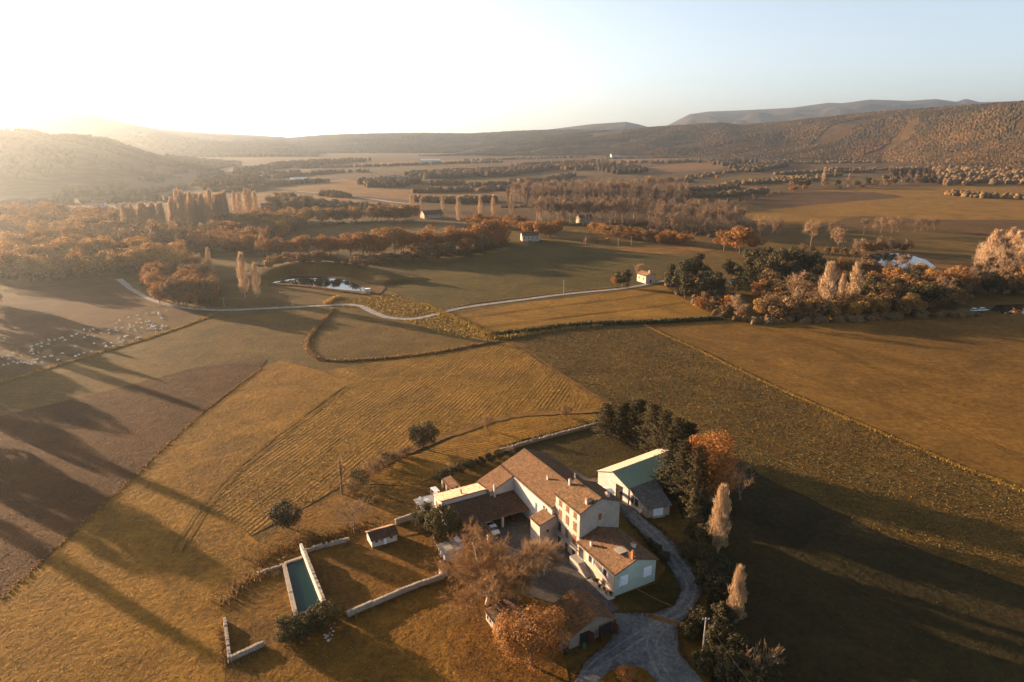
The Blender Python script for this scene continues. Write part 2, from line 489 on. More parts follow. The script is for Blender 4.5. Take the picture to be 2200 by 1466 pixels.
sheet('garden_grass', [(905, 975), (1000, 930), (1065, 906), (1120, 896), (1280, 890), (1292, 912), (1200, 935), (1070, 968), (1060, 985), (950, 1020), (880, 1045), (790, 1040), (800, 1000)], m_garden, wob=.4)
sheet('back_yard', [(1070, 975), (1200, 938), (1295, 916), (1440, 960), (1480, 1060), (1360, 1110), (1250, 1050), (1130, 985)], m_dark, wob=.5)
sheet('farm_lawn', [(640, 1100), (760, 1050), (900, 1080), (960, 1140), (960, 1260), (1060, 1340), (1100, 1500), (480, 1500), (480, 1290), (560, 1160)], m_rough, wob=.8)
sheet('walled_lawn', [(655, 1192), (790, 1160), (945, 1120), (950, 1245), (850, 1285), (745, 1330), (700, 1315)], m_lawn, wob=.3)
sheet('back_terrace', [(780, 1060), (880, 1040), (960, 1030), (1040, 1040), (960, 1110), (900, 1130), (800, 1150), (740, 1120)], m_rough, wob=.5)
sheet('leaf_litter', [(1040, 1270), (1120, 1250), (1160, 1310), (1210, 1400), (1230, 1500), (1000, 1500), (960, 1380)], m_litter, wob=.8)
sheet('courtyard', [(1030, 1120), (1140, 1080), (1200, 1130), (1235, 1200), (1310, 1290), (1330, 1310), (1290, 1330), (1200, 1300), (1130, 1280), (1080, 1230), (1010, 1160)], m_court, wob=.3)
sheet('gravel_strip', [(1180, 990), (1230, 1010), (1290, 1040), (1330, 1075), (1280, 1060), (1215, 1030)], m_court, wob=.3)
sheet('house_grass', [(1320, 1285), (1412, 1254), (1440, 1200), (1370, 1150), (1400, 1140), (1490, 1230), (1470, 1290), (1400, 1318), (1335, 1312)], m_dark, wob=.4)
sheet('driveway', [(1215, 1500), (1260, 1420), (1300, 1385), (1330, 1350), (1318, 1318), (1400, 1322), (1446, 1300), (1462, 1265), (1440, 1225), (1395, 1170), (1350, 1120), (1325, 1085), (1345, 1075), (1400, 1125), (1450, 1170), (1492, 1225), (1508, 1265), (1488, 1310), (1452, 1350), (1460, 1400), (1490, 1440), (1540, 1500)], m_drive, wob=.9)
sheet('grass_island', [(1255, 1500), (1310, 1442), (1345, 1430), (1385, 1440), (1440, 1500)], m_rough, wob=.3)
for of in (-.8, .8):
    ribbon('wheel_rut', [(1340, 1085), (1385, 1130), (1432, 1178), (1474, 1232), (1484, 1268), (1466, 1308), (1428, 1340), (1400, 1378), (1408, 1420), (1440, 1470)], .45, m_rut, jitter=.5, off=of)
    ribbon('wheel_rut', [(1466, 1308), (1410, 1345), (1340, 1390), (1270, 1440), (1235, 1490)], .4, m_rut, jitter=.5, off=of)
ribbon('dirt_patch', [(1392, 1322), (1430, 1334), (1475, 1350)], 1.1, m_dirt, jitter=.6)
ribbon('lane', [(255, 600), (285, 622), (330, 646), (380, 659), (430, 665), (490, 667), (600, 662), (700, 657), (745, 655), (775, 659), (800, 671), (830, 682), (870, 686), (910, 682), (960, 669), (1020, 658), (1120, 645), (1220, 632), (1340, 620), (1430, 604)], 3.6, m_lane)
ribbon('far_road', [(640, 412), (700, 416), (770, 424), (840, 434), (900, 440)], 7, m_lane)
for of in (-.85, .85):
    ribbon('wheel_track', [(1000, 742), (1040, 736), (1075, 733), (1105, 740), (1135, 758), (1170, 784), (1220, 817), (1265, 845), (1305, 869), (1340, 886)], .8, m_dirt, off=of)
m_tram = m_ground('tramline', (.22, .15, .05), (.15, .105, .04), (.26, .18, .06), .1, 1.2, .15)
for pix in ([(1440, 712), (1560, 752), (1700, 800), (2000, 905), (2200, 985), (2300, 1030)], [(1500, 706), (1800, 792), (2200, 912), (2300, 945)], [(1640, 706), (1760, 742), (1900, 800), (2060, 850), (2250, 905)], [(1600, 698), (1900, 770), (2250, 856)], [(1850, 692), (2050, 735), (2300, 790)],
            [(745, 832), (640, 908), (520, 1004), (440, 1090), (380, 1190)], [(1150, 722), (1320, 800), (1500, 885), (1700, 985), (1900, 1090)], [(1240, 712), (1450, 800), (1700, 910), (2000, 1050), (2250, 1170)], [(1010, 708), (1200, 684), (1400, 660), (1470, 650)], [(960, 690), (1150, 664), (1350, 640), (1430, 626)]):
    for of in (-.95, .95): ribbon('tramline', pix, .42, m_tram, jitter=.35, off=of)
ribbon('garden_path', [(800, 1010), (870, 975), (935, 948), (1000, 926), (1060, 905), (1120, 893), (1210, 888), (1290, 884)], 2.6, m_dirt, jitter=.8)
ribbon('field_margin', [(1384, 699), (1440, 726), (1500, 753), (1600, 802), (1700, 848), (1800, 892), (1900, 934), (2000, 976), (2080, 1010), (2200, 1056), (2500, 1170)], 1.6, m_gold, jitter=.8)
ribbon('field_margin', [(-300, 905), (0, 822), (200, 762), (380, 706), (470, 672)], 3, m_gold, jitter=1.2)
ribbon('walled_garden_path', [(855, 1153), (900, 1146), (945, 1144)], .6, m_dirt)

# ---- water
def m_water(name, col, rough=.03, spec=.4):
    k = N(name); p = k.pos()
    nb = k.bump(k.noise(p, .8, 3), .01, .25)
    return k.fin(col, rough, nb, spec)
m_pond = m_water('pond_water', (.012, .016, .014))
m_basin = m_water('basin_water', (.010, .030, .028), .08, .12)
m_mud = m_ground('pond_bank', (.24, .17, .09), (.19, .14, .08), (.28, .2, .11), .1, .8, .2)
sheet('pond_bank', [(560, 610), (640, 582), (720, 584), (800, 596), (830, 618), (815, 634), (740, 630), (650, 617)], m_mud, wob=1)
sheet('pond', [(582, 608), (632, 594), (690, 595), (745, 603), (783, 619), (793, 628), (740, 624), (650, 613)], m_pond, wob=.5)
sheet('pond_bank', [(1838, 556), (1860, 542), (1950, 540), (2030, 566), (2080, 575), (2080, 586), (1960, 585), (1860, 573)], m_mud, wob=1)
sheet('pond', [(1852, 556), (1865, 547), (1945, 545), (1990, 560), (2012, 576), (1965, 580), (1920, 576), (1872, 567)], m_pond, wob=.5)
sheet('pond', [(2128, 668), (2140, 657), (2320, 650), (2320, 678), (2160, 675)], m_pond, wob=.5)

# raised earth bank behind the pond
bk = [(548, 612), (590, 597), (640, 586), (720, 587), (785, 597), (832, 614)]
c = smooth_line(poly_world(bk), 5); Vb, Fb = [], []
for i, p in enumerate(c):
    d = (c[min(i+1, len(c)-1)] - c[max(0, i-1)]).normalized(); n_ = Vector((-d.y, d.x, 0))
    if n_.y < 0: n_ = -n_
    e = math.sin(math.pi*min(1, max(0, i/(len(c)-1))))**.6
    for off, z in ((-9, -.05), (-5, 1.6), (0, 4.4), (6, 5.6), (14, 5.0), (30, -.05)):
        q = p + n_*off; Vb.append((q.x, q.y, z*e + (mnoise.noise(q*.2)*.5 if z > 0 else 0)))
    if i:
        for j in range(5): Fb.append(((i-1)*6+j, i*6+j, i*6+j+1, (i-1)*6+j+1))
me = bpy.data.meshes.new('earth_bank'); me.from_pydata(Vb, [], Fb)
for f in me.polygons: f.use_smooth = True
tag(obj('earth_bank', me, m_meadow), kind='structure')
# ---------------------------------------------------------------- farm frame: a runs along the house fronts (towards the camera), b across them
O0 = P(1243, 1207)
AZ_U = math.radians(151)
U3 = Vector((math.sin(AZ_U), math.cos(AZ_U), 0)); V3 = Vector((-U3.y, U3.x, 0))
def W(a, b, z=0.0): return O0 + U3*a + V3*b + Vector((0, 0, z))

m_plaster = m_plain('pale_plaster', (.43, .36, .30), .9, .34, .45, .015)
m_white = m_plain('white_render', (.46, .42, .38), .85, .26, .35, .01)
m_pinkr = m_plain('pink_render', (.48, .36, .28), .9, .12, .6, .01)
m_greenr = m_plain('green_render', (.38, .46, .39), .85, .20, .4, .008)
m_panelw = m_plain('white_shutter_panel', (.72, .76, .78), .6, .05, .5)
m_stone = m_plain('rubble_stone', (.22, .18, .14), .95, .35, 2.6, .12)
m_stonel = m_plain('pale_stone', (.34, .28, .22), .95, .4, 1.6, .12)
m_stoneg = m_plain('grey_stone_end', (.31, .28, .24), .95, .3, 1.8, .06)
m_shut = m_plain('brown_shutter', (.20, .085, .035), .7, .2, 3)
m_door = m_plain('dark_door', (.055, .03, .02), .7, .2, 3)
m_redd = m_plain('red_barn_door', (.09, .03, .02), .75, .2, 3)
m_dark_in = m_plain('dark_interior', (.02, .018, .016), .95, .2, 1)
m_trim = m_plain('stone_trim', (.45, .38, .31), .9, .15, 2)
m_wood = m_plain('old_wood', (.16, .11, .07), .9, .25, 3)
m_concrete = m_plain('concrete', (.34, .31, .28), .9, .18, 1.2, .01)
m_metal = m_plain('grey_metal', (.30, .31, .32), .45, .12, 2, 0, .5, .6)
m_whitem = m_plain('white_metal', (.75, .73, .70), .5, .06, 1, 0, .4)
m_glass = m_plain('window_glass', (.03, .04, .045), .08, .1, 1, 0, .6)
m_green_sheet = m_plain('green_sheet', (.17, .215, .14), .55, .10, .5, .004, .35)
m_beige_sheet = m_plain('beige_sheet', (.40, .33, .25), .6, .08, .5, .004, .3)
m_blue = m_plain('blue_plastic', (.05, .13, .38), .5, .1, 2)
m_black = m_plain('black_rubber', (.02, .02, .02), .8, .1, 2)
m_terra = m_plain('terracotta', (.32, .13, .06), .85, .15, 3)
m_leafg = m_plain('pot_leaf', (.05, .07, .025), .9, .3, 3)

def m_tile(name, ca, cb, cc, moss=(.07, .06, .035), mossy=.55):
    k = N(name)
    uv = k.n('UVMap').outputs[0]
    fl = k.n('VectorMath', operation='FLOOR'); k.l(uv, fl.inputs[0])
    wn_ = k.n('TexWhiteNoise', noise_dimensions='2D'); k.l(fl.outputs[0], wn_.inputs['Vector'])
    p = k.pos()
    c = k.mix(k.ramp(wn_.outputs['Value'], .15, .85), tuple(q*1.15 for q in ca), tuple(q*.72 for q in cb))
    w2 = k.ramp(k.noise(p, 1.6, 5, .8), .40, .62)
    c = k.mix(k.math('MULTIPLY', w2, .6), c, cc)
    ms = k.ramp(k.noise(p, .55, 6, .8, .8), .44, .62)
    c = k.mix(k.math('MULTIPLY', ms, mossy), c, moss)
    return k.fin(c, .9, k.bump(k.noise(p, 9, 3), .012), .15)
t_barn = m_tile('old_barn_tiles', (.17, .085, .042), (.11, .06, .035), (.20, .11, .06))
t_tower = m_tile('mottled_tiles', (.21, .105, .042), (.095, .055, .032), (.145, .095, .06), mossy=.5)
t_house = m_tile('orange_brown_tiles', (.18, .098, .052), (.13, .07, .038), (.165, .10, .06), mossy=.2)
t_pink = m_tile('salmon_tiles', (.42, .22, .15), (.34, .17, .11), (.47, .29, .21), (.4, .25, .18), .15)
t_shed = m_tile('dark_brown_tiles', (.12, .065, .04), (.075, .042, .028), (.14, .08, .05))
t_cart = m_tile('ribbed_tiles', (.24, .11, .042), (.15, .07, .032), (.18, .10, .055), mossy=.45)
t_grey = m_tile('grey_slates', (.13, .115, .105), (.09, .08, .075), (.17, .15, .135), mossy=.3)

def roof(parent, e0, e1, r0, r1, mat, wave=.26, course=.42, amp=.08, th=.14, T=W, name='roof'):
    """slope given by eave e0-e1 and top r0-r1 (frame coordinates): a board deck and rows of half-round tiles on it"""
    deck = MB(T); deck.slab([e0, e1, r1, r0], th)
    d = deck.build(name, m_wood, parent)
    E0, E1, R0, R1 = (T(*q) for q in (e0, e1, r0, r1))
    L = max((E1-E0).length, (R1-R0).length); S = max((R0-E0).length, (R1-E1).length)
    nw, nr = max(3, int(L/wave)), max(2, int(S/course))
    nrm = (E1-E0).cross(R0-E0).normalized()
    if nrm.z < 0: nrm = -nrm
    u = np.linspace(0, 1, nw*4+1)
    wv = np.array([0, .75, 1, .75])
    hu = np.append(np.tile(wv, nw), 0)*amp
    vs_, hv, row = [], [], []
    for j in range(nr):
        vs_ += [j/nr, (j+1)/nr - 1e-4]; hv += [.045, .012]; row += [j+.05, j+.95]
    vs_, hv, row = np.array(vs_), np.array(hv), np.array(row)
    A0, A1, B0, B1 = (np.array(q) for q in (E0, E1, R0, R1))
    uu, vv = np.meshgrid(u, vs_, indexing='ij')
    base = ((A0*(1-uu[..., None]) + A1*uu[..., None])*(1-vv[..., None]) + (B0*(1-uu[..., None]) + B1*uu[..., None])*vv[..., None])
    rs = np.random.RandomState(int(abs(E0.x*13+E0.y*7)) % 9999)
    jit = np.repeat(rs.uniform(-.012, .018, (nw, len(vs_))), 4, axis=0)
    jit = np.vstack([jit, jit[-1:]])
    sag = np.sin(uu*5.1+1)*np.sin(vv*math.pi)*.03
    hgt_ = hu[:, None] + hv[None, :] + jit + .012 + sag*.6
    pts = base + np.array(nrm)*hgt_[..., None]
    idx = np.arange(pts.shape[0]*pts.shape[1]).reshape(pts.shape[:2])
    Fq = np.stack([idx[:-1, :-1], idx[1:, :-1], idx[1:, 1:], idx[:-1, 1:]], -1).reshape(-1, 4)
    uv = np.stack([np.repeat(np.arange(nw*4+1)/4.0+.01, len(vs_)), np.tile(row, nw*4+1)], -1)
    off = ORG.get(parent.name, Vector((0, 0, 0)))
    me = np_mesh('roof_tiles', pts.reshape(-1, 3) - np.array(off), Fq, uv=uv)
    tag(obj('roof_tiles', me, mat, d), kind='stuff')
    return d

def ridge_cap(parent, p, q, mat, r=.14, T=W):
    m = MB(); A, B = T(*p), T(*q)
    n = max(2, int((B-A).length/.5))
    for i in range(n):
        a, b = A.lerp(B, i/n), A.lerp(B, (i+1.06)/n)
        m.tube([a + Vector((0, 0, .02+.03*(i % 2))), b + Vector((0, 0, .02+.03*(i % 2)))], [r, r*.92], 8)
    return m.build('ridge_cap', mat, parent)

def box(parent, name, mat, a0, a1, b0, b1, z0, z1, T=W, label=None):
    o = MB(T).box(a0, a1, b0, b1, z0, z1).build(name, mat, parent)
    if label: o['label'] = label
    return o

def gable_walls(parent, a0, a1, b0, b1, eave, ridge, rb=None, mat=None, T=W, name='wall'):
    """prism with the ridge along a; rb = b of the ridge"""
    rb = (b0+b1)/2 if rb is None else rb
    lo = [(b0, 0), (b1, 0), (b1, eave), (rb, ridge), (b0, eave)]
    m = MB(T); m.hexa([(a0, b, z) for b, z in lo], [(a1, b, z) for b, z in lo])
    return m.build(name, mat, parent)

def win_b(parent, a0, a1, z0, z1, b, shut=None, side=-1, name='window', leaf=2, open_=False, T=W, trim=True):
    """window or door in a wall facing -b (side=-1) or +b; shutters closed over it or folded open beside it"""
    s = side
    f = box(parent, name, m_glass if (open_ or shut is None) else m_trim, a0, a1, *sorted((b+s*.01, b+s*.03)), z0, z1, T)
    if trim:
        m = MB(T)
        m.box(a0-.1, a0-.002, *sorted((b+s*.004, b+s*.06)), z0-.05, z1+.1)
        m.box(a1+.002, a1+.1, *sorted((b+s*.004, b+s*.06)), z0-.05, z1+.1)
        m.box(a0, a1, *sorted((b+s*.004, b+s*.06)), z1+.002, z1+.1)
        m.box(a0, a1, *sorted((b+s*.004, b+s*.10)), z0-.08, z0-.002)
        m.build('frame', m_trim, f)
    if shut is not None:
        w = (a1-a0)/leaf
        for i in range(leaf):
            if open_:
                x0 = a0 - w - .12 if i == 0 else a1 + .12
            else: x0 = a0 + w*i
            m = MB(T)
            m.box(x0+.015, x0+w-.015, *sorted((b+s*.062, b+s*.10)), z0+.01, z1-.01)
            for q in (.15, .5, .85):
                zz = z0 + (z1-z0)*q
                m.box(x0+.03, x0+w-.03, *sorted((b+s*.102, b+s*.125)), zz-.05, zz+.05)
            m.build('shutter', shut, f)
    return f

def win_a(parent, b0, b1, z0, z1, a, mat, side=1, name='window', T=W, frame=True):
    s = side
    f = box(parent, name, mat, *sorted((a+s*.01, a+s*.05)), b0, b1, z0, z1, T)
    if frame:
        m = MB(T)
        m.box(*sorted((a+s*.004, a+s*.08)), b0-.09, b0-.002, z0-.06, z1+.09)
        m.box(*sorted((a+s*.004, a+s*.08)), b1+.002, b1+.09, z0-.06, z1+.09)
        m.box(*sorted((a+s*.004, a+s*.08)), b0, b1, z1+.002, z1+.09)
        m.build('frame', m_trim, f)
    return f

def chimney(parent, a, b, z0, z1, w=.6, d=.45, mat=None, T=W, pots=1):
    c = MB(T); c.box(a-w/2, a+w/2, b-d/2, b+d/2, z0, z1); c.box(a-w/2-.06, a+w/2+.06, b-d/2-.06, b+d/2+.06, z1+.001, z1+.1)
    o = c.build('chimney', mat or m_plaster, parent)
    m = MB(T); m.box(a-w/2+.08, a+w/2-.08, b-d/2+.08, b+d/2-.08, z1+.101, z1+.3); m.build('chimney_pot', m_terra, o)
    return o

# ---- tall four-storey house
h = thing('farmhouse', 'tall four-storey pale plaster farmhouse with brown shutters and mottled tile roof', 'house', W(-4.5, 5))
gable_walls(h, -9, -.18, 0, 10, 11.15, 13.15, mat=m_plaster)
g_ = MB(W); lo = [(0, 0), (10, 0), (10, 11.15), (5, 13.15), (0, 11.15)]
g_.hexa([(-.175, b, z) for b, z in lo], [(.0, b, z) for b, z in lo]); o = g_.build('end_wall', m_stoneg, h); o['label'] = 'grey rough stone gable wall'
r1 = roof(h, (-9.15, -.35, 11.1), (.25, -.35, 11.1), (-9.15, 5, 13.3), (.25, 5, 13.3), t_tower)
r2 = roof(h, (-9.15, 10.35, 11.1), (.25, 10.35, 11.1), (-9.15, 5, 13.3), (.25, 5, 13.3), t_tower)
ridge_cap(h, (-9.15, 5, 13.38), (.25, 5, 13.38), t_tower)
chimney(r1, -8.6, 3.2, 12.3, 13.9, .5, .5); chimney(r1, -1.0, 2.7, 11.9, 13.2, .7, 1.3, m_stonel); chimney(r2, -1.2, 7.6, 12, 13.2, .7, .7)
box(h, 'string_course', m_trim, -9.02, .02, -.09, -.004, 8.75, 8.95)
box(h, 'string_course', m_trim, -9.02, .02, -.09, -.004, 5.55, 5.72)
box(h, 'cornice', m_trim, -9.02, .02, -.16, -.004, 10.82, 11.0)
for ac in (-7.2, -4.5, -1.75):
    win_b(h, ac-.5, ac+.5, 9.2, 10.6, 0, m_shut)
    win_b(h, ac-.52, ac+.52, 6.3, 8.35, 0, m_shut)
    win_b(h, ac-.55, ac+.55, 3.15, 5.3, 0, m_shut if ac != -7.2 else m_door, open_=False)
for i, ac in enumerate((-7.2, -4.5, -1.75)):
    win_b(h, ac-.5, ac+.5, .05, 2.2, 0, m_door, name='door', leaf=2)
bal = box(h, 'balcony', m_concrete, -9.1, .1, -.85, -.005, 2.75, 2.95)
m = MB(W)
for i in range(46): m.box(-9.05+i*.2, -9.02+i*.2, -.83, -.80, 2.951, 3.85)
m.box(-9.1, .1, -.85, -.79, 3.851, 3.91); m.build('railing', m_metal, bal)
win_a(h, 4.5, 5.4, 8.3, 9.8, 0, m_shut); win_a(h, 4.55, 5.55, 5.2, 6.7, 0, m_shut)
pt = MB(W); pt.tube([(-.2, 9.86, 11), (-.2, 10.08, 10.8), (-.2, 10.08, .1)], [.05]*3, 6); pt.build('drain_pipe', m_metal, h)
m = MB(W); m.tube([(-8.3, 4.2, 13.1), (-8.3, 4.2, 15.4)], [.03, .02], 5)
for k_ in range(6): m.tube([(-8.6, 4.2, 14.3+k_*.2), (-8.0, 4.2, 14.3+k_*.2)], [.014]*2, 4)
m.build('aerial', m_metal, h)

# ---- annex at the foot of the tall house
h = thing('annex', 'small plastered annex with a single orange tile slope against the tall house', 'annex', W(-10.3, -2.2))
m = MB(W); m.hexa([(-12.2, b, z) for b, z in ((-4.3, 0), (-.03, 0), (-.03, 6.3), (-4.3, 5.15))], [(-8.4, b, z) for b, z in ((-4.3, 0), (-.03, 0), (-.03, 6.3), (-4.3, 5.15))]); m.build('wall', m_plaster, h)
roof(h, (-12.35, -4.6, 5.15), (-8.2, -4.6, 5.15), (-12.35, -.02, 6.45), (-8.2, -.02, 6.45), t_house)
win_a(h, -2.6, -2.1, 3.0, 3.7, -8.4, m_glass, 1)

# ---- green-gabled house
h = thing('green_gabled_house', 'low two-storey house with pale green gable wall and orange tile roof', 'house', W(6.4, 4.5))
m = MB(W); lo = [(-.4, 0), (9.5, 0), (9.5, 5.0), (4.6, 6.6), (-.4, 5.0)]
m.hexa([(.02, b, z) for b, z in lo], [(12.4, b, z) for b, z in lo]); m.build('wall', m_pinkr, h)
m = MB(W); m.hexa([(12.402, b, z) for b, z in lo], [(12.5, b, z) for b, z in lo]); o = m.build('end_wall', m_greenr, h); o['label'] = 'pale green rendered gable wall'
r1 = roof(h, (.03, -.85, 4.9), (12.85, -.85, 4.9), (.03, 4.6, 6.75), (12.85, 4.6, 6.75), t_house)
r2 = roof(h, (.03, 9.95, 4.9), (12.85, 9.95, 4.9), (.03, 4.6, 6.75), (12.85, 4.6, 6.75), t_house)
ridge_cap(h, (.03, 4.6, 6.82), (12.85, 4.6, 6.82), t_house)
chimney(r1, 3.3, .6, 5.2, 6.3, .45, .4, m_white); chimney(r1, 12.0, 4.0, 6.3, 8.1, .5, .45, m_terra); chimney(r2, 8.2, 7.2, 5.7, 6.6, .8, .7, m_white)
pn = box(r1, 'skylight_panel', m_beige_sheet, 7.9, 9.9, 2.6, 4.9, 6.78, 6.84)
box(pn, 'panel_frame', m_wood, 7.85, 9.95, 2.55, 4.95, 6.55, 6.775)
win_b(h, 4.1, 5.1, 2.8, 4.2, -.4, m_panelw, open_=True); win_b(h, 9.0, 10.0, 2.8, 4.2, -.4, m_panelw, open_=True)
win_b(h, 8.7, 9.8, .7, 1.7, -.4, None)
win_b(h, .6, 2.2, 1.9, 4.2, -.4, None, name='porch_opening')
for b0 in (.7, 6.5):
    box(h, 'closed_shutter', m_panelw, 12.505, 12.56, b0, b0+2.0, 1.8, 3.95)
st = box(h, 'landing', m_concrete, -.4, 2.7, -2.0, -.41, 0, 1.8)
for i in range(9):
    box(st, 'step', m_concrete, 2.702+i*.34, 2.70+i*.34+.337, -2.0, -.42, 0, 1.8-.19*(i+1)+.0)
tr = box(h, 'terrace', m_concrete, 5.9, 12.95, -2.1, -.42, 0, .18)
pt = MB(W); pt.tube([(12.62, -.62, 4.8), (12.62, -.62, .1)], [.05]*2, 6); pt.build('drain_pipe', m_metal, h)
for i, (a, b, s) in enumerate(((7.2, -1.3, 1.1), (7.9, -1.0, 1.4), (9.2, -1.4, .9), (10.3, -1.1, 1.0), (11.4, -1.4, .8), (12.1, -.9, 1.1))):
    p = W(a, b, .18)
    t = thing('potted_plant', ('potted plant nearest the steps on the house terrace', 'largest potted plant on the house terrace', 'potted plant below the left end of the barred window', 'potted plant below the right shutter of the front window', 'smallest potted plant on the house terrace', 'potted plant nearest the green gable corner')[i], 'plant', p, 'pots on the terrace')
    m = MB(); m.tube([p, p+Vector((0, 0, .32*s))], [.14*s, .2*s], 8); m.build('pot', m_terra, t)
    rr = random.Random(i); m = MB()
    for k_ in range(40):
        d = Vector((rr.uniform(-1, 1), rr.uniform(-1, 1), rr.uniform(.1, 1.3))).normalized()*.42*s
        c = p + Vector((0, 0, .35*s)); q = Vector((-d.y, d.x, rr.uniform(-.2, .2)))*.25
        m.poly([c+q*.3, c-q*.3, c+d-q, c+d+q])
    m.build('foliage', m_leafg, t, fix=False)

# ---- great barn
h = thing('great_barn', 'large barn with broad weathered brown tile roof behind the white courtyard walls', 'barn', W(-20, 4))
ez = lambda b: 7.8 + .42*(b+.9)
gable_walls(h, -32, -9.06, -.85, 12.1, 7.66, 10.4, 5.6, m_white)
m = MB(W); lo = [(-7.0, 0), (-.86, 0), (-.86, 7.6), (-7.0, 5.05)]
m.hexa([(-31.95, b, z) for b, z in lo], [(-25.9, b, z) for b, z in lo]); m.build('side_wall', m_white, h)
roof(h, (-32.2, -.92, 7.8), (-9.1, -.92, 7.8), (-32.2, 5.6, 10.55), (-9.1, 5.6, 10.55), t_barn, course=.4, wave=.27)
roof(h, (-32.2, -7.4, 5.08), (-25.7, -7.4, 5.08), (-32.2, -.93, 7.795), (-25.7, -.93, 7.795), t_barn, course=.4, wave=.27)
roof(h, (-32.2, 12.4, 7.7), (-9.1, 12.4, 7.7), (-32.2, 5.6, 10.55), (-9.1, 5.6, 10.55), t_barn, course=.4, wave=.27)
ridge_cap(h, (-32.2, 5.6, 10.62), (-9.1, 5.6, 10.62), t_barn)
chimney(h, -17.6, 3.3, 9.3, 10.5, .35, .35, m_white); chimney(h, -25.3, -6.2, 4.0, 7.2, .4, .4, m_white)
box(h, 'wall_coping', m_trim, -25.6, -9.1, -1.1, -.86, 7.5, 7.68)
win_b(h, -12.6, -11.9, 6.2, 6.9, -.85, None); win_b(h, -11.5, -10.9, 6.1, 6.8, -.85, None)
win_b(h, -16.6, -16.3, 2.2, 2.7, -.85, None, trim=False); win_b(h, -13.9, -13.6, 2.4, 2.8, -.85, None, trim=False)

# ---- salmon-roofed wing
h = thing('salmon_roofed_wing', 'long low wing with salmon tile roof and plain white wall', 'building', W(-29.3, -12.5))
lo = [(-31.6, 0), (-27.2, 0), (-27.2, 5.35), (-31.6, 4.75)]
m = MB(W); m.hexa([(a, -18.6, z) for a, z in lo], [(a, -7.1, z) for a, z in lo]); m.build('wall', m_white, h)
roof(h, (-31.9, -18.8, 4.75), (-31.9, -7.45, 4.75), (-27.15, -18.8, 5.42), (-27.15, -7.45, 5.42), t_pink)
chimney(h, -28.6, -13.2, 5.1, 6.1, .35, .35, m_metal)
for a0 in (-30.6, -28.6):
    f = box(h, 'window', m_shut, a0, a0+.8, -18.66, -18.61, 2.6, 4.0)
box(h, 'door', m_door, -29.6, -28.8, -18.67, -18.61, .05, 2.2)

# ---- open cart shed with a dark roof
h = thing('open_cart_shed', 'open-fronted shed with long dark brown tile roof around the courtyard corner', 'shed', W(-22, -10))
sz = lambda a: 4.2 + (a+26.8)*(-.155)
m = MB(W)
m.box(-27.15, -26.9, -18.6, -1.0, 0, 4.0); m.box(-26.9, -15.2, -19.2, -18.95, 0, 2.2); m.build('wall', m_concrete, h)
roof(h, (-18.5, -12.45, sz(-18.5)), (-18.5, -.95, sz(-18.5)), (-27.1, -12.45, sz(-27.1)), (-27.1, -.95, sz(-27.1)), t_shed)
roof(h, (-14.8, -19.4, sz(-14.8)), (-14.8, -12.47, sz(-14.8)), (-27.1, -19.4, sz(-27.1)), (-27.1, -12.47, sz(-27.1)), t_shed)
for a, b in ((-18.9, -7.6), (-18.9, -12.3), (-15.2, -13.0), (-15.2, -19.1)):
    box(h, 'pillar', m_plaster, a-.25, a+.25, b-.25, b+.25, 0, sz(a)-.2)
box(h, 'beam', m_wood, -19.05, -18.75, -12.2, -1.0, sz(-18.9)-.42, sz(-18.9)-.2)

# ---- white hangar (turned a little to the other buildings)
_q = math.radians(6)
def WH(a, b, z=0.0):                                    # origin at its left front corner
    return W(-23.9 + a*math.cos(_q) - b*math.sin(_q), 22.1 + a*math.sin(_q) + b*math.cos(_q), z)
h = thing('white_hangar', 'white metal hangar with beige and green roof slopes behind the tall house', 'hangar', WH(5, 10))
gable_walls(h, 0, 10.6, 0, 21, 4.3, 6.2, mat=None, T=lambda a, b, z=0: WH(a, b, z)) if False else None
lo = [(0, 0), (10.6, 0), (10.6, 4.25), (5.1, 6.2), (0, 4.25)]
m = MB(WH); m.hexa([(a, 0, z) for a, z in lo], [(a, 21, z) for a, z in lo]); m.build('wall', m_white, h)
for nm, e, mt, lb in (('roof', -.25, m_beige_sheet, 'sunlit beige sheet roof slope'), ('roof', 10.85, m_green_sheet, 'dark green sheet roof slope')):
    m = MB(WH); ze = 4.16
    m.slab([(e, -.3, ze), (e, 21.3, ze), (5.1, 21.3, 6.3), (5.1, -.3, 6.3)] if e > 5 else [(5.1, -.3, 6.3), (5.1, 21.3, 6.3), (e, 21.3, ze), (e, -.3, ze)], .1)
    o = m.build(nm, mt, h); o['label'] = lb
    m = MB(WH)
    for i in range(44):
        b = -.2 + i*.49
        m.hexa([(e, b, ze+.002), (e, b+.06, ze+.002), (5.1, b+.06, 6.302), (5.1, b, 6.302)], [(e, b, ze+.045), (e, b+.06, ze+.045), (5.1, b+.06, 6.345), (5.1, b, 6.345)])
    tag(m.build('roof_rib', mt, o), kind='stuff')
box(h, 'doorway', m_dark_in, 6.6, 8.7, -.05, -.01, 0, 3.6, WH)
box(h, 'door', m_white, 4.4, 6.55, -.16, -.055, .05, 3.65, WH)
box(h, 'gutter', m_metal, 10.86, 11.0, -.3, 21.3, 4.05, 4.15, WH)
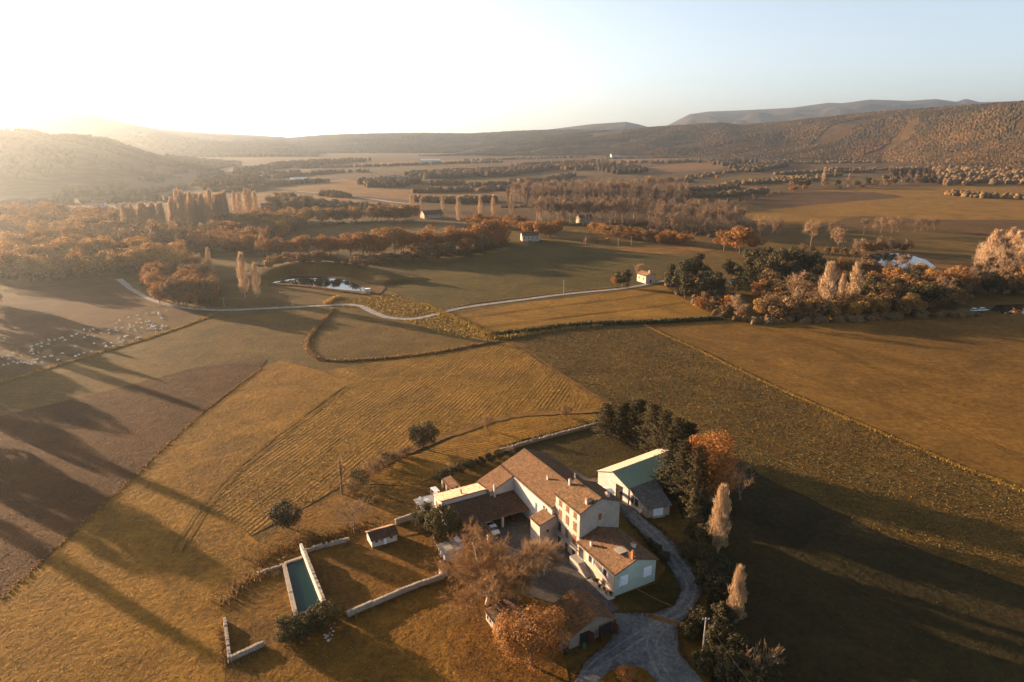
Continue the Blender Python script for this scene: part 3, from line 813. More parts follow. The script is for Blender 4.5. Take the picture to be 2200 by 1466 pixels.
# ---- lean-to beside it
h = thing('hangar_lean_to', 'stone lean-to with grey slate roof and two pale blue doors beside the hangar', 'shed', W(-9, 26))
q0, q1, q2, q3 = (-13.2, 23.4), (-14.0, 31.6), (-4.9, 28.6), (-6.2, 23.0)
m = MB(W); m.hexa([(*q0, 0), (*q3, 0), (*q2, 0), (*q1, 0)], [(*q0, 4.0), (*q3, 2.6), (*q2, 2.6), (*q1, 4.0)]); m.build('wall', m_stonel, h)
roof(h, (-5.6, 22.6, 2.68), (-4.3, 28.8, 2.68), (-13.2, 23.2, 4.15), (-13.9, 31.8, 4.15), t_grey, wave=.4, amp=.02)
# open shelter front and the two doors follow the wall lines
def along(pa, pb):
    A, B = Vector((*pa, 0)), Vector((*pb, 0)); d = (B-A).normalized(); n_ = Vector((d.y, -d.x, 0))
    return lambda x, y, z: W(*(A + d*x + n_*y).xy, z)
T1 = along(q0, q3); T2 = along(q3, q2)
fo = box(h, 'opening', m_dark_in, .8, 3.6, .01, .04, 1.0, 3.0, T1)
box(fo, 'frame', m_whitem, .6, 3.8, .045, .14, 3.0, 3.16, T1)
box(fo, 'post', m_whitem, 2.1, 2.22, .045, .14, 1.0, 2.995, T1)
box(fo, 'low_wall', m_pinkr, .5, 5.2, .05, .16, 0, .98, T1)
for i in range(2):
    d = box(h, 'door', m_panelw, 1.6+i*1.25, 2.8+i*1.25, .01, .07, .3, 2.3, T2); d['label'] = 'pale blue door leaf'
    box(d, 'handle', m_metal, 2.65+i*.25, 2.7+i*.25, .072, .11, 1.2, 1.35, T2)
box(h, 'sill', m_concrete, 1.4, 4.3, .01, .5, 0, .28, T2)
# ---- white rounded canopy between house and hangar
h = thing('round_canopy', 'small white barrel-topped shelter between the tall house and the hangar', 'shelter', W(-16, 19))
m = MB(W); pr = []
for i in range(9):
    t = math.pi*i/8; pr.append((-17.6 - math.cos(t)*1.7, 2.1 + math.sin(t)*.75))
m.hexa([(a, 17.4, z) for a, z in pr], [(a, 21.2, z) for a, z in pr]); m.build('canopy', m_whitem, h)
for a in (-19.2, -16.0):
    for b in (17.6, 21.0): box(h, 'post', m_whitem, a-.05, a+.05, b-.05, b+.05, 0, 2.12)

# ---- gabled cart house by the drive
h = thing('cart_house', 'stone cart house with ribbed orange tiles and open dark red doors by the drive', 'barn', W(16, -11))
m = MB(W); lo = [(-15.5, 0), (-6.3, 0), (-6.3, 2.8), (-10.1, 4.75), (-15.5, 2.5)]
m.hexa([(12.4, b, z) for b, z in lo], [(20.0, b, z) for b, z in lo]); m.build('wall', m_stone, h)
r1 = roof(h, (12.2, -15.95, 2.42), (20.35, -15.95, 2.42), (12.2, -10.1, 4.9), (20.35, -10.1, 4.9), t_cart, wave=.3, amp=.11, course=.5)
roof(h, (12.2, -6.0, 2.75), (20.35, -6.0, 2.75), (12.2, -10.1, 4.9), (20.35, -10.1, 4.9), t_cart, wave=.3, amp=.11, course=.5)
ridge_cap(h, (12.2, -10.1, 4.97), (20.35, -10.1, 4.97), t_cart)
for b0, b1 in ((-9.4, -6.8), (-13.5, -11.6)):
    d = box(h, 'doorway', m_dark_in, 20.01, 20.04, b0, b1, .02, 2.35)
for (a0, b0, a1, b1) in ((20.06, -9.4, 21.4, -9.75), (20.06, -6.75, 21.3, -6.3), (20.06, -11.6, 21.1, -11.2)):
    m = MB(W); dx, dy = a1-a0, b1-b0; l = math.hypot(dx, dy); nx, ny = -dy/l*.05, dx/l*.05
    q = [(a0, b0), (a1, b1), (a1+nx, b1+ny), (a0+nx, b0+ny)]
    m.hexa([(*p, .08) for p in q], [(*p, 2.3) for p in q]); d = m.build('door', m_redd, h); d['label'] = 'dark red plank door standing open'
box(h, 'lintel', m_wood, 20.01, 20.12, -9.6, -6.6, 2.36, 2.6)

# ---- long stone outbuilding under the trees
h = thing('stone_outbuilding', 'low stone outbuilding with dark tile roof half hidden under the bare trees', 'barn', W(10, -22))
lo = [(-24.7, 0), (-19.5, 0), (-19.5, 3.1), (-24.7, 2.1)]
m = MB(W); m.hexa([(6.6, b, z) for b, z in lo], [(12.2, b, z) for b, z in lo]); m.build('wall', m_stonel, h)
roof(h, (6.4, -24.95, 2.1), (12.4, -24.95, 2.1), (6.4, -19.4, 3.2), (12.4, -19.4, 3.2), t_shed)
win_b(h, 7.1, 7.8, .8, 1.6, -24.7, None); win_b(h, 8.1, 8.8, .8, 1.6, -24.7, None); win_b(h, 9.6, 10.4, .05, 1.8, -24.7, m_shut, name='door', leaf=1)

# ---- white hen house
h = thing('white_hen_house', 'small white hut with dark pantile roof in the walled garden', 'hut', W(-27, -32.8))
lo = [(-28.9, 0), (-25.2, 0), (-25.2, 1.95), (-27.1, 2.75), (-28.9, 1.95)]
m = MB(W); m.hexa([(a, -35.6, z) for a, z in lo], [(a, -30.0, z) for a, z in lo]); m.build('wall', m_white, h)
roof(h, (-24.85, -35.85, 1.85), (-24.85, -29.75, 1.85), (-27.1, -35.85, 2.83), (-27.1, -29.75, 2.83), t_shed)
roof(h, (-29.2, -35.85, 1.85), (-29.2, -29.75, 1.85), (-27.1, -35.85, 2.83), (-27.1, -29.75, 2.83), t_house)
for b0, z0, z1, nm in ((-34.9, 1.1, 1.6, 'window'), (-33.6, 1.2, 1.65, 'window'), (-31.6, 1.1, 1.6, 'window'), (-33.0, .05, 1.5, 'door')):
    win_a(h, b0, b0+(.35 if z0 == 1.2 else .6), z0, z1, -25.2, m_panelw if nm == 'door' else m_glass, 1, nm)

# ---- flat-roofed store and gate pillar by the plane tree
h = thing('flat_roofed_store', 'small flat-roofed store with white posts at the end of the cart shed', 'shed', W(-14.4, -22))
m = MB(W); m.box(-16.2, -13.0, -24.2, -20.2, 0, 2.25); m.build('wall', m_white, h)
m = MB(W); m.slab([(-16.5, -24.6, 2.35), (-12.4, -24.6, 2.35), (-12.4, -19.8, 2.5), (-16.5, -19.8, 2.5)], .09); rf = m.build('roof', m_metal, h)
m = MB(W); m.slab([(-15.0, -23.6, 2.43), (-13.2, -23.6, 2.43), (-13.2, -22.0, 2.48), (-15.0, -22.0, 2.48)], .04); o = m.build('roof_sheet', m_beige_sheet, rf); o['label'] = 'pale sheet patched on the roof'
m = MB(W); m.slab([(-17.0, -20.6, 2.62), (-14.6, -20.6, 2.62), (-14.6, -19.5, 2.62), (-17.0, -19.5, 2.62)], .04); m.build('roof_sheet', m_panelw, rf)
for b in (-24.3, -23.0, -21.7): box(h, 'post', m_whitem, -12.72, -12.55, b-.09, b+.09, 0, 2.24)
win_b(h, -15.9, -15.2, .7, 1.8, -24.2, None); win_b(h, -14.6, -13.7, .1, 1.9, -24.2, m_door, name='door', leaf=1)
h = thing('gate_pillar', 'stone gate pillar with a little tiled cap at the end of the garden wall', 'pillar', W(-9.2, -26.1))
box(h, 'shaft', m_pinkr, -10.0, -8.5, -26.8, -25.5, 0, 2.5)
roof(h, (-10.2, -27.1, 2.45), (-8.3, -27.1, 2.45), (-10.2, -26.15, 3.1), (-8.3, -26.15, 3.1), t_cart, wave=.24)
roof(h, (-10.2, -25.2, 2.45), (-8.3, -25.2, 2.45), (-10.2, -26.15, 3.1), (-8.3, -26.15, 3.1), t_cart, wave=.24)

# ---- pergola and terrace behind the wing
h = thing('tiled_pergola', 'open pergola with tiled roof on white pillars behind the salmon-roofed wing', 'pergola', W(-39, -11.2))
roof(h, (-41.7, -12.5, 2.45), (-36.3, -12.5, 2.45), (-41.7, -9.9, 2.9), (-36.3, -9.9, 2.9), t_barn)
for a in (-41.5, -39, -36.5):
    for b in (-12.3, -10.1): box(h, 'pillar', m_white, a-.16, a+.16, b-.16, b+.16, 0, 2.4 if b < -11 else 2.72)
h = thing('paved_terrace', 'white paved terrace at the left end of the salmon-roofed wing', 'terrace', W(-36, -20))
m_pave = m_plain('pale_paving', (.62, .56, .48), .8, .12, 1, .005)
box(h, 'base', m_concrete, -40.0, -33.5, -20.9, -14.6, 0, .10)
pm = MB(W).box(-.72, .72, -.55, .55, 0, .05)
pmo = None
for i in range(4):
    for j in range(5):
        cx, cy = -39.1 + i*1.55, -20.2 + j*1.22
        box(h, 'paving_slab', m_pave, cx-.74, cx+.74, cy-.58, cy+.58, .101, .15+.008*((i*3+j*5) % 3))
def chair(lab, a, b, rot):
    t = thing('garden_chair', lab, 'chair', W(a, b, .17), 'white garden chairs')
    c, s = math.cos(rot), math.sin(rot)
    T = lambda x, y, z: W(a + x*c - y*s, b + x*s + y*c, .17+z)
    box(t, 'seat', m_whitem, -.28, .28, -.28, .28, .38, .44, T); box(t, 'backrest', m_whitem, -.28, .28, .22, .29, .445, .95, T)
    for x in (-.24, .24):
        for y in (-.24, .24): box(t, 'leg', m_whitem, x-.03, x+.03, y-.03, y+.03, 0, .379, T)
        box(t, 'armrest', m_whitem, x-.04, x+.04, -.28, .219, .62, .66, T)
chair('white garden chair at the outer corner of the paved terrace', -38.6, -19.6, .4)
chair('white garden chair nearest the salmon-roofed wing', -35.2, -18.4, 2.6)
t = thing('garden_table', 'white table in the middle of the paved terrace', 'table', W(-36.8, -18.4, .17))
box(t, 'tabletop', m_whitem, -37.7, -35.9, -18.9, -17.9, .88, .94)
for a in (-37.5, -36.1):
    for b in (-18.7, -18.1): box(t, 'leg', m_whitem, a-.04, a+.04, b-.04, b+.04, .17, .879)
t = thing('swing_seat', 'white framed swing seat at the far end of the paved terrace', 'swing', W(-38.5, -15.6, .17))
box(t, 'seat', m_whitem, -39.6, -37.6, -15.9, -15.2, .6, .72); box(t, 'backrest', m_whitem, -39.6, -37.6, -15.2, -15.1, .73, 1.4)
box(t, 'canopy', m_whitem, -39.9, -37.3, -16.2, -14.8, 2.0, 2.1)
for a in (-39.8, -37.4):
    for b in (-16.1, -14.9): box(t, 'post', m_whitem, a-.04, a+.04, b-.04, b+.04, .17, 1.999)

# ---- walls of rubble stone: a rough core and laid stones, too many and too small to be picked apart
def stone_wall(label, pix, hgt, th, name='stone_wall', seed=0, mat=None, gap=0.0, world=None, z0=0.0):
    rr = random.Random(seed)
    line = [Vector(p) for p in world] if world else poly_world(pix)
    t = thing(name, label, 'wall', line[0])
    core, stones = MB(), MB()
    for A, B in zip(line[:-1], line[1:]):
        A = A.copy(); B = B.copy(); A.z = B.z = 0
        L = (B-A).length; d = (B-A).normalized(); n_ = Vector((-d.y, d.x, 0))
        k = max(1, int(L/3))
        for i in range(k):
            a, b = A + d*L*i/k, A + d*L*(i+1)/k
            hh = hgt*(.80 + .1*mnoise.noise(a*.4))
            core.hexa([a-n_*th*.40, b-n_*th*.40, b+n_*th*.40, a+n_*th*.40], [q + Vector((0, 0, hh)) for q in (a-n_*th*.36, b-n_*th*.36, b+n_*th*.36, a+n_*th*.36)])
        zc = 0.0
        while zc < hgt - .02:
            ch = rr.uniform(.18, .30)
            x = rr.uniform(-.3, 0)
            while x < L:
                w = rr.uniform(.3, .75)
                top = zc + ch > hgt - .12
                for s in ((0,) if top else (-1, 1)):
                    if rr.random() < gap: continue
                    ww = th*(1.0 if top else .22)
                    cx = A + d*(x+w/2) + n_*(s*th*.42)
                    jx, jz = rr.uniform(-.03, .05), rr.uniform(-.04, .07)
                    q = [cx - d*w*.47 - n_*(ww/2+jx), cx + d*w*.47 - n_*(ww/2+jx*.5), cx + d*w*.45 + n_*(ww/2+jx), cx - d*w*.45 + n_*(ww/2+jx*.6)]
                    stones.hexa([p + Vector((0, 0, zc+z0)) for p in q], [cx + (p-cx)*.88 + Vector((0, 0, zc+ch*.95+jz+z0)) for p in q])
                x += w
            zc += ch
    core.build('core', m_stone, t)
    tag(stones.build('stones', mat or m_stonel, t), kind='stuff')
    return t
stone_wall('long low stone wall along the near side of the walled lawn', [(748, 1326), (800, 1303), (850, 1281), (900, 1261), (950, 1244)], 1.1, .6, seed=1)
stone_wall('broken stone wall at the head of the walled lawn', [(656, 1188), (690, 1178), (722, 1170), (748, 1164)], .9, .6, seed=2, gap=.15)
stone_wall('mossy stone wall behind the white hen house', [(850, 1128), (880, 1118), (905, 1111)], 1.5, .5, seed=3)
stone_wall('ruined stone wall at the bottom left corner, running away', [(484, 1338), (488, 1370), (492, 1400), (494, 1424)], .9, .55, seed=4, gap=.25)
stone_wall('short pale stone wall at the bottom left corner, running right', [(497, 1420), (530, 1405), (566, 1388)], .9, .6, seed=5)
stone_wall('tumbled stone wall left of the water basin', [(556, 1235), (585, 1226), (612, 1216)], .6, .5, seed=6, gap=.3)
stone_wall('overgrown stone wall above the garden grass', [(1068, 974), (1130, 955), (1200, 936), (1275, 916)], .9, .6, seed=7, mat=m_stone, gap=.2)

# ---- long water basin between two walls
h = thing('water_basin', 'long rectangular stone basin of dark green water with a tall sunlit wall on its right', 'basin', P(645, 1260))
A, B, C_, D_ = P(615, 1216), P(652, 1203), P(694, 1312), P(642, 1330)      # water corners
def basin_wall(name, p, q, th, hh, mat, out):
    d = (q-p).normalized(); n_ = Vector((-d.y, d.x, 0))*out
    m = MB(); k = max(1, int((q-p).length/2.2))
    for i in range(k):
        a, b = p + (q-p)*(i/k), p + (q-p)*((i+1)/k - .004)
        hv_ = hh + .12*mnoise.noise(a*.6)
        m.hexa([a, b, b+n_*th, a+n_*th], [v + Vector((0, 0, hv_)) for v in (a, b, b+n_*th, a+n_*th)])
    return m.build(name, mat, h)
n1 = (B-A).normalized()
basin_wall('side_wall', A, D_, .8, .75, m_stonel, -1 if ((D_-A).normalized().cross(Vector((0, 0, 1)))).dot(B-A) < 0 else 1)
basin_wall('end_wall', A, B, .6, .7, m_stonel, 1)
tall = basin_wall('tall_wall', B + (B-C_).normalized()*3.2, C_, .5, 2.0, m_white, 1); tall['label'] = 'tall wall, pale and sunlit on the basin side'
m = MB(); m.poly([p + Vector((0, 0, .32)) for p in (A, B, C_, D_)]); m.build('water', m_basin, h)
stone_wall('rubble capping along the tall wall of the water basin', None, .3, .6, name='wall_capping', seed=11, world=[p + Vector((.3, .12, 0)) for p in (B, C_)], z0=1.95)
# ---------------------------------------------------------------- vegetation
def m_leaf(name, ca, cb, cc, trans=.3, rough=.8):
    k = N(name)
    geo = k.n('NewGeometry'); oi = k.n('ObjectInfo')
    c = k.mix(geo.outputs['Random Per Island'], ca, cb)
    c = k.mix(k.math('MULTIPLY', oi.outputs['Random'], .6), c, cc)
    k.l(c, k.b.inputs['Base Color']); k.b.inputs['Roughness'].default_value = rough
    k.b.inputs['Specular IOR Level'].default_value = .15
    if trans:
        tr = k.n('BsdfTranslucent'); k.l(c, tr.inputs['Color'])
        mx = k.n('MixShader'); mx.inputs[0].default_value = trans
        k.l(k.b.outputs[0], mx.inputs[1]); k.l(tr.outputs[0], mx.inputs[2]); k.l(mx.outputs[0], k.out.inputs['Surface'])
    return k.m
lf_oak = m_leaf('oak_leaf', (.36, .155, .04), (.22, .10, .03), (.27, .15, .05))
lf_orange = m_leaf('orange_leaf', (.34, .145, .035), (.22, .095, .028), (.26, .13, .04))
lf_gold = m_leaf('gold_leaf', (.44, .24, .065), (.27, .155, .045), (.34, .19, .06))
lf_brown = m_leaf('brown_leaf', (.24, .135, .055), (.15, .095, .04), (.20, .12, .055))
lf_pine = m_leaf('pine_needle', (.052, .042, .015), (.024, .022, .010), (.075, .055, .02), .1)
lf_ever = m_leaf('evergreen_leaf', (.085, .062, .018), (.038, .034, .012), (.06, .048, .016), .15)
lf_twig = m_leaf('twig', (.40, .26, .145), (.28, .18, .10), (.34, .22, .12), .2)
lf_twigp = m_leaf('poplar_twig', (.50, .34, .20), (.38, .26, .15), (.46, .30, .18), .25)
lf_twigg = m_leaf('grey_twig', (.28, .185, .115), (.19, .13, .08), (.24, .16, .095), .2)
bark = m_plain('bark', (.15, .11, .08), .95, .3, 2, .03)
bark_w = m_plain('plane_bark', (.36, .28, .20), .9, .35, 1.5, .02)
lf_grass = m_leaf('grass_tuft', (.36, .23, .05), (.22, .15, .04), (.30, .19, .05), .2)
lf_kale = m_leaf('kale_leaf', (.18, .125, .045), (.075, .062, .03), (.12, .09, .04), .2)
lf_rustt = m_leaf('rust_tuft', (.17, .085, .027), (.085, .046, .018), (.13, .07, .025), .2)
lf_dark = m_leaf('dark_tuft', (.07, .06, .025), (.04, .04, .018), (.06, .055, .025), .1)

def rs_(seed): return np.random.RandomState(seed)
def unit(r, n):
    v = r.normal(size=(n, 3)); return v/np.linalg.norm(v, axis=1, keepdims=True)

def leaves(r, C, Nr, size, asp=.7):
    n = len(C)
    Nr = Nr + .8*unit(r, n); Nr /= np.linalg.norm(Nr, axis=1, keepdims=True)
    t1 = np.cross(Nr, unit(r, n)); t1 /= np.linalg.norm(t1, axis=1, keepdims=True) + 1e-9
    t2 = np.cross(Nr, t1)
    s = (size*r.uniform(.6, 1.3, n))[:, None]
    V = np.stack([C - t1*s, C - t2*s*asp, C + t1*s + Nr*s*.25, C + t2*s*asp], 1).reshape(-1, 3)
    return V, np.arange(4*n).reshape(n, 4)

def blob_pts(r, blobs, n, shell=.55):
    """points and outward normals in a union of ellipsoids (cx, cy, cz, rx, ry, rz)"""
    B = np.array(blobs, float)
    w = (B[:, 3]*B[:, 4]*B[:, 5])**.67; w /= w.sum()
    k = r.choice(len(B), n, p=w)
    d = unit(r, n)
    rad = shell + (1-shell)*r.uniform(0, 1, n)**.6
    return B[k, :3] + d*rad[:, None]*B[k, 3:], d

def slivers(r, A, Bt, w):
    """thin triangles from A to tips Bt"""
    d = Bt - A
    s = np.cross(d, unit(r, len(A))); s /= np.linalg.norm(s, axis=1, keepdims=True) + 1e-9
    s *= np.asarray(w).reshape(-1, 1)
    V = np.stack([A - s, A + s, Bt], 1).reshape(-1, 3)
    return V, np.arange(3*len(A)).reshape(-1, 3)

def tubes(P0, P1, R0, R1, k):
    P0, P1 = np.asarray(P0, float), np.asarray(P1, float)
    n = len(P0); d = P1 - P0; d /= np.linalg.norm(d, axis=1, keepdims=True) + 1e-9
    ref = np.where(np.abs(d[:, 2:3]) < .9, np.array([[0, 0, 1.]]), np.array([[1., 0, 0]]))
    s = np.cross(d, ref); s /= np.linalg.norm(s, axis=1, keepdims=True); t = np.cross(d, s)
    an = 2*np.pi*np.arange(k)/k
    ring = s[:, None]*np.cos(an)[None, :, None] + t[:, None]*np.sin(an)[None, :, None]
    V = np.concatenate([P0[:, None] + ring*np.asarray(R0)[:, None, None], P1[:, None] + ring*np.asarray(R1)[:, None, None]], 1)
    b = (np.arange(n)*2*k)[:, None]; j = np.arange(k)[None]; j2 = (j+1) % k
    Fq = np.stack([b+j, b+j2, b+k+j2, b+k+j], -1).reshape(-1, 4)
    return V.reshape(-1, 3), Fq

def merge(parts):
    V, Fs, n = [], [], 0
    for v, f in parts:
        f = np.asarray(f)
        if f.shape[1] == 3: f = np.concatenate([f, f[:, 2:3]], 1)
        V.append(v); Fs.append(f + n); n += len(v)
    return np.concatenate(V), np.concatenate(Fs)

def mixed_mesh(name, parts):
    """quads and triangles together"""
    tri = [(v, f) for v, f in parts if np.asarray(f).shape[1] == 3]
    quad = [(v, f) for v, f in parts if np.asarray(f).shape[1] == 4]
    if not tri: return np_mesh(name, *merge(quad))
    if not quad:
        V = np.concatenate([v for v, f in tri]); o = np.cumsum([0]+[len(v) for v, f in tri])
        return np_mesh(name, V, np.concatenate([f+o[i] for i, (v, f) in enumerate(tri)]))
    V, Fs, n = [], [], 0
    for v, f in quad:
        f = np.asarray(f); V.append(v); n0 = n; n += len(v)
        Fs.append(np.concatenate([f[:, [0, 1, 2]], f[:, [0, 2, 3]]]) + n0)
    for v, f in tri: V.append(v); Fs.append(np.asarray(f)+n); n += len(v)
    return np_mesh(name, np.concatenate(V), np.concatenate(Fs))

def grow(r, spec, height, tr):
    """recursive branching; spec per level: (children, angle deg, length ratio, lift, first position); returns segments per level"""
    segs = [[] for _ in range(len(spec)+1)]
    def limb(p, d, L, rad, lv):
        n = 4 if lv < 2 else 3 if lv < 3 else 2
        pts = [p]; q = p.copy(); dd = d.copy()
        for i in range(n):
            dd = dd + r.normal(size=3)*(.05 if lv == 0 else .17) + np.array([0, 0, .06 if lv else .0])
            dd /= np.linalg.norm(dd)
            q = q + dd*L/n; pts.append(q)
        for i in range(n):
            f0, f1 = 1 - .62*i/n, 1 - .62*(i+1)/n
            segs[lv].append((pts[i], pts[i+1], rad*f0, rad*f1))
        if lv >= len(spec): return
        nc, ang, lr, lift, first = spec[lv]
        nc = max(1, int(round(nc*r.uniform(.8, 1.25))))
        az0 = r.uniform(0, 6.28)
        for c in range(nc):
            u = first + (1-first)*(c+.6)/nc if nc > 1 else 1.0
            u = min(.999, u + r.uniform(-.04, .04))
            i = min(n-1, int(u*n)); fr = u*n - i
            b = pts[i]*(1-fr) + pts[i+1]*fr
            ax = pts[i+1]-pts[i]; ax /= np.linalg.norm(ax)
            az = az0 + c*2.4 + r.uniform(-.4, .4)
            s = np.cross(ax, [0.31, .21, .93]); s /= np.linalg.norm(s); t = np.cross(ax, s)
            a = math.radians(ang*r.uniform(.7, 1.25))
            nd = ax*math.cos(a) + (s*math.cos(az) + t*math.sin(az))*math.sin(a) + np.array([0, 0, lift])
            nd /= np.linalg.norm(nd)
            limb(b, nd, L*lr*r.uniform(.75, 1.2), rad*(1-.6*u)*.62, lv+1)
    limb(np.zeros(3), np.array([0, 0, 1.]), height, tr, 0)
    return segs

def seg_mesh(segs, sides=(8, 6, 4, 3, 3), lo=0, hi=99, minr=.012):
    parts = []
    for lv, s in enumerate(segs):
        if not (lo <= lv < hi) or not s: continue
        A = np.array([x[0] for x in s]); B = np.array([x[1] for x in s])
        parts.append(tubes(A, B, np.maximum(minr, [x[2] for x in s]), np.maximum(minr*.7, [x[3] for x in s]), sides[min(lv, len(sides)-1)]))
    return parts

def trunk_parts(r, h, rad, top=.75, limbs=5, spread=.3):
    A, B, ra, rb = [], [], [], []
    pts = [np.array([0, 0, 0.])]
    for i in range(4): pts.append(pts[-1] + np.array([r.normal()*.02*h, r.normal()*.02*h, h*top/4]))
    for i in range(4):
        A.append(pts[i]); B.append(pts[i+1]); ra.append(rad*(1-.2*i)); rb.append(rad*(1-.2*(i+1)))
    for i in range(limbs):
        p = pts[1 + i % 3]*.6 + pts[2 + i % 3]*.4; a = r.uniform(0, 6.28)
        A.append(p); B.append(p + np.array([math.cos(a)*spread*h, math.sin(a)*spread*h, h*.2])); ra.append(rad*.4); rb.append(rad*.12)
    return [tubes(A, B, ra, rb, 6)]

PROTO = {}
def proto(kind, i, crown, trunk, cm, tm):
    a = mixed_mesh('crown_'+kind, crown); a.materials.append(cm)
    b = mixed_mesh('trunk_'+kind, trunk); b.materials.append(tm)
    PROTO.setdefault(kind, []).append((a, b))

def leafy(kind, cm, n=700, h=15, wide=.42, size=.55, var=4, flat=1.0, tm=None, base=.22):
    for i in range(var):
        r = rs_(hash_(kind) + i)
        bl = []
        for k_ in range(9):
            a = r.uniform(0, 6.28); d = r.uniform(.1, .62)*wide*h
            z = h*(base + (1-base)*r.uniform(.25, .82)); s = h*wide*r.uniform(.32, .58)*(1.15-.5*(z/h-.3))
            bl.append((math.cos(a)*d, math.sin(a)*d, z, s, s, s*.8*flat))
        C, D = blob_pts(r, bl, n)
        C[:, 2] = np.clip(C[:, 2], h*.06, h)
        proto(kind, i, [leaves(r, C, D + np.array([0, 0, .5]), size)], trunk_parts(r, h, h*.022, .6), cm, tm or bark)

def hash_(s): return sum(ord(c)*(i+3) for i, c in enumerate(s)) % 5000

def poplar(kind, n=1300, h=24, wide=.10, var=4, cm=None):
    for i in range(var):
        r = rs_(hash_(kind) + i)
        z = h*(.10 + .88*r.uniform(0, 1, n)**.85); a = r.uniform(0, 6.28, n)
        prof = np.sin(np.clip(z/h, 0, 1)**.75*math.pi)**.65*.9 + .12
        rad = wide*h*prof*r.uniform(.15, 1, n)**.6
        lob = 1 + .35*np.sin(a*3 + z*.7 + i)
        A = np.stack([np.cos(a)*rad*lob, np.sin(a)*rad*lob, z], -1)
        L = h*r.uniform(.05, .13, n)
        out = np.stack([np.cos(a), np.sin(a), np.zeros(n)], -1)*.22
        Bt = A + (np.array([0, 0, 1.])*.95 + out + r.normal(size=(n, 3))*.08)*L[:, None]
        proto(kind, i, [slivers(r, A, Bt, r.uniform(.08, .17, n))], trunk_parts(r, h, h*.013, .8, 7, .06), cm or lf_twigp, bark_w)

def bare(kind, h=16, var=4, cm=None, tm=None, spec=None, tw=.06, ntw=6, twl=.09):
    for i in range(var):
        r = rs_(hash_(kind) + i)
        sg = grow(r, spec or [(7, 42, .5, .25, .32), (6, 38, .5, .2, .25), (4, 36, .55, .15, .3)], h*.62, h*.022)
        tips = np.array([s[1] for s in sg[-1]]); base_ = np.array([s[0] for s in sg[-1]])
        T = np.repeat(tips, ntw, 0); Bd = np.repeat(tips-base_, ntw, 0); Bd /= np.linalg.norm(Bd, axis=1, keepdims=True)
        T0 = T - Bd*r.uniform(0, .06*h, len(T))[:, None]
        d = Bd + r.normal(size=T.shape)*.55 + np.array([0, 0, .3]); d /= np.linalg.norm(d, axis=1, keepdims=True)
        proto(kind, i, seg_mesh(sg, (6, 4, 3, 3), 2) + [slivers(r, T0, T0 + d*(h*twl*r.uniform(.6, 1.3, len(T)))[:, None], tw*r.uniform(.7, 1.3, len(T)))], seg_mesh(sg, (7, 5), 0, 2), cm or lf_twig, tm or bark)

def conif(kind, h=18, n=900, wide=.2, var=3, cm=None, power=.8, size=.6):
    for i in range(var):
        r = rs_(hash_(kind) + i)
        z = h*(.06 + .93*r.uniform(0, 1, n)**1.25); a = r.uniform(0, 6.28, n)
        tier = .75 + .25*np.sin(z*3.1 + np.sin(a*4)*1.2)
        rad = wide*h*(1 - z/h)**power*tier*r.uniform(.35, 1, n)**.5*(1+.18*np.sin(a*3+i))
        C = np.stack([np.cos(a)*rad, np.sin(a)*rad, z - rad*.18], -1)
        D = np.stack([np.cos(a), np.sin(a), np.full(n, .5)], -1)
        proto(kind, i, [leaves(r, C, D, size, .45)], trunk_parts(r, h, h*.018, .9, 0), cm or lf_pine, bark)

leafy('oak', lf_oak, 1500, 15, .46, .50, base=.12)
leafy('orange_tree', lf_orange, 1500, 14, .48, .48, base=.12)
leafy('gold_tree', lf_gold, 1500, 14, .50, .50, base=.08)
leafy('brown_tree', lf_brown, 1400, 13, .5, .50, base=.08)
leafy('evergreen', lf_ever, 1400, 12, .46, .45, base=.08)
leafy('pine', lf_pine, 1500, 15, .40, .5, flat=1.1, base=.1)
leafy('shrub', lf_brown, 350, 4, .62, .28, base=.02)
leafy('orange_shrub', lf_orange, 350, 4.5, .55, .28, base=.02)
poplar('poplar')
bare('bare_tree')
bare('grey_tree', 15, cm=lf_twigg)
bare('white_trunked_tree', 18, cm=lf_twigg, tm=bark_w, spec=[(7, 36, .42, .35, .5), (6, 36, .5, .2, .3), (4, 36, .5, .15, .3)])
bare('slim_bare', 20, spec=[(18, 28, .24, .5, .2), (6, 26, .5, .4, .2)], cm=lf_twigg, ntw=7, twl=.08, tw=.075)
conif('spruce')
KH = dict(oak=15, orange_tree=14, gold_tree=14, brown_tree=13, evergreen=12, pine=15, shrub=4, orange_shrub=4.5, poplar=24, bare_tree=16, grey_tree=15, white_trunked_tree=18, slim_bare=20, spruce=18)
KN = dict(oak='oak_tree', orange_tree='autumn_tree', gold_tree='golden_tree', brown_tree='brown_tree', evergreen='evergreen_tree', pine='pine_tree', shrub='shrub', orange_shrub='shrub', poplar='poplar_tree', bare_tree='bare_tree', grey_tree='bare_tree', white_trunked_tree='plane_tree', slim_bare='bare_tree', spruce='spruce_tree')
RT = random.Random(5)
ORD = ['first', 'second', 'third', 'fourth', 'fifth', 'sixth', 'seventh', 'eighth', 'ninth', 'tenth', 'eleventh', 'twelfth', 'thirteenth', 'fourteenth', 'fifteenth', 'sixteenth', 'seventeenth', 'eighteenth', 'nineteenth', 'twentieth', 'twenty-first', 'twenty-second', 'twenty-third', 'twenty-fourth', 'twenty-fifth', 'twenty-sixth', 'twenty-seventh', 'twenty-eighth']
def nth(i, n, left=True):
    if n == 1: return ''
    if i == 0: return ', leftmost'
    if i == n-1: return ', rightmost'
    return ', ' + ORD[i] + ' from left' if i <= n/2 else ', ' + ORD[n-1-i] + ' from right'
TREE_N = [0]
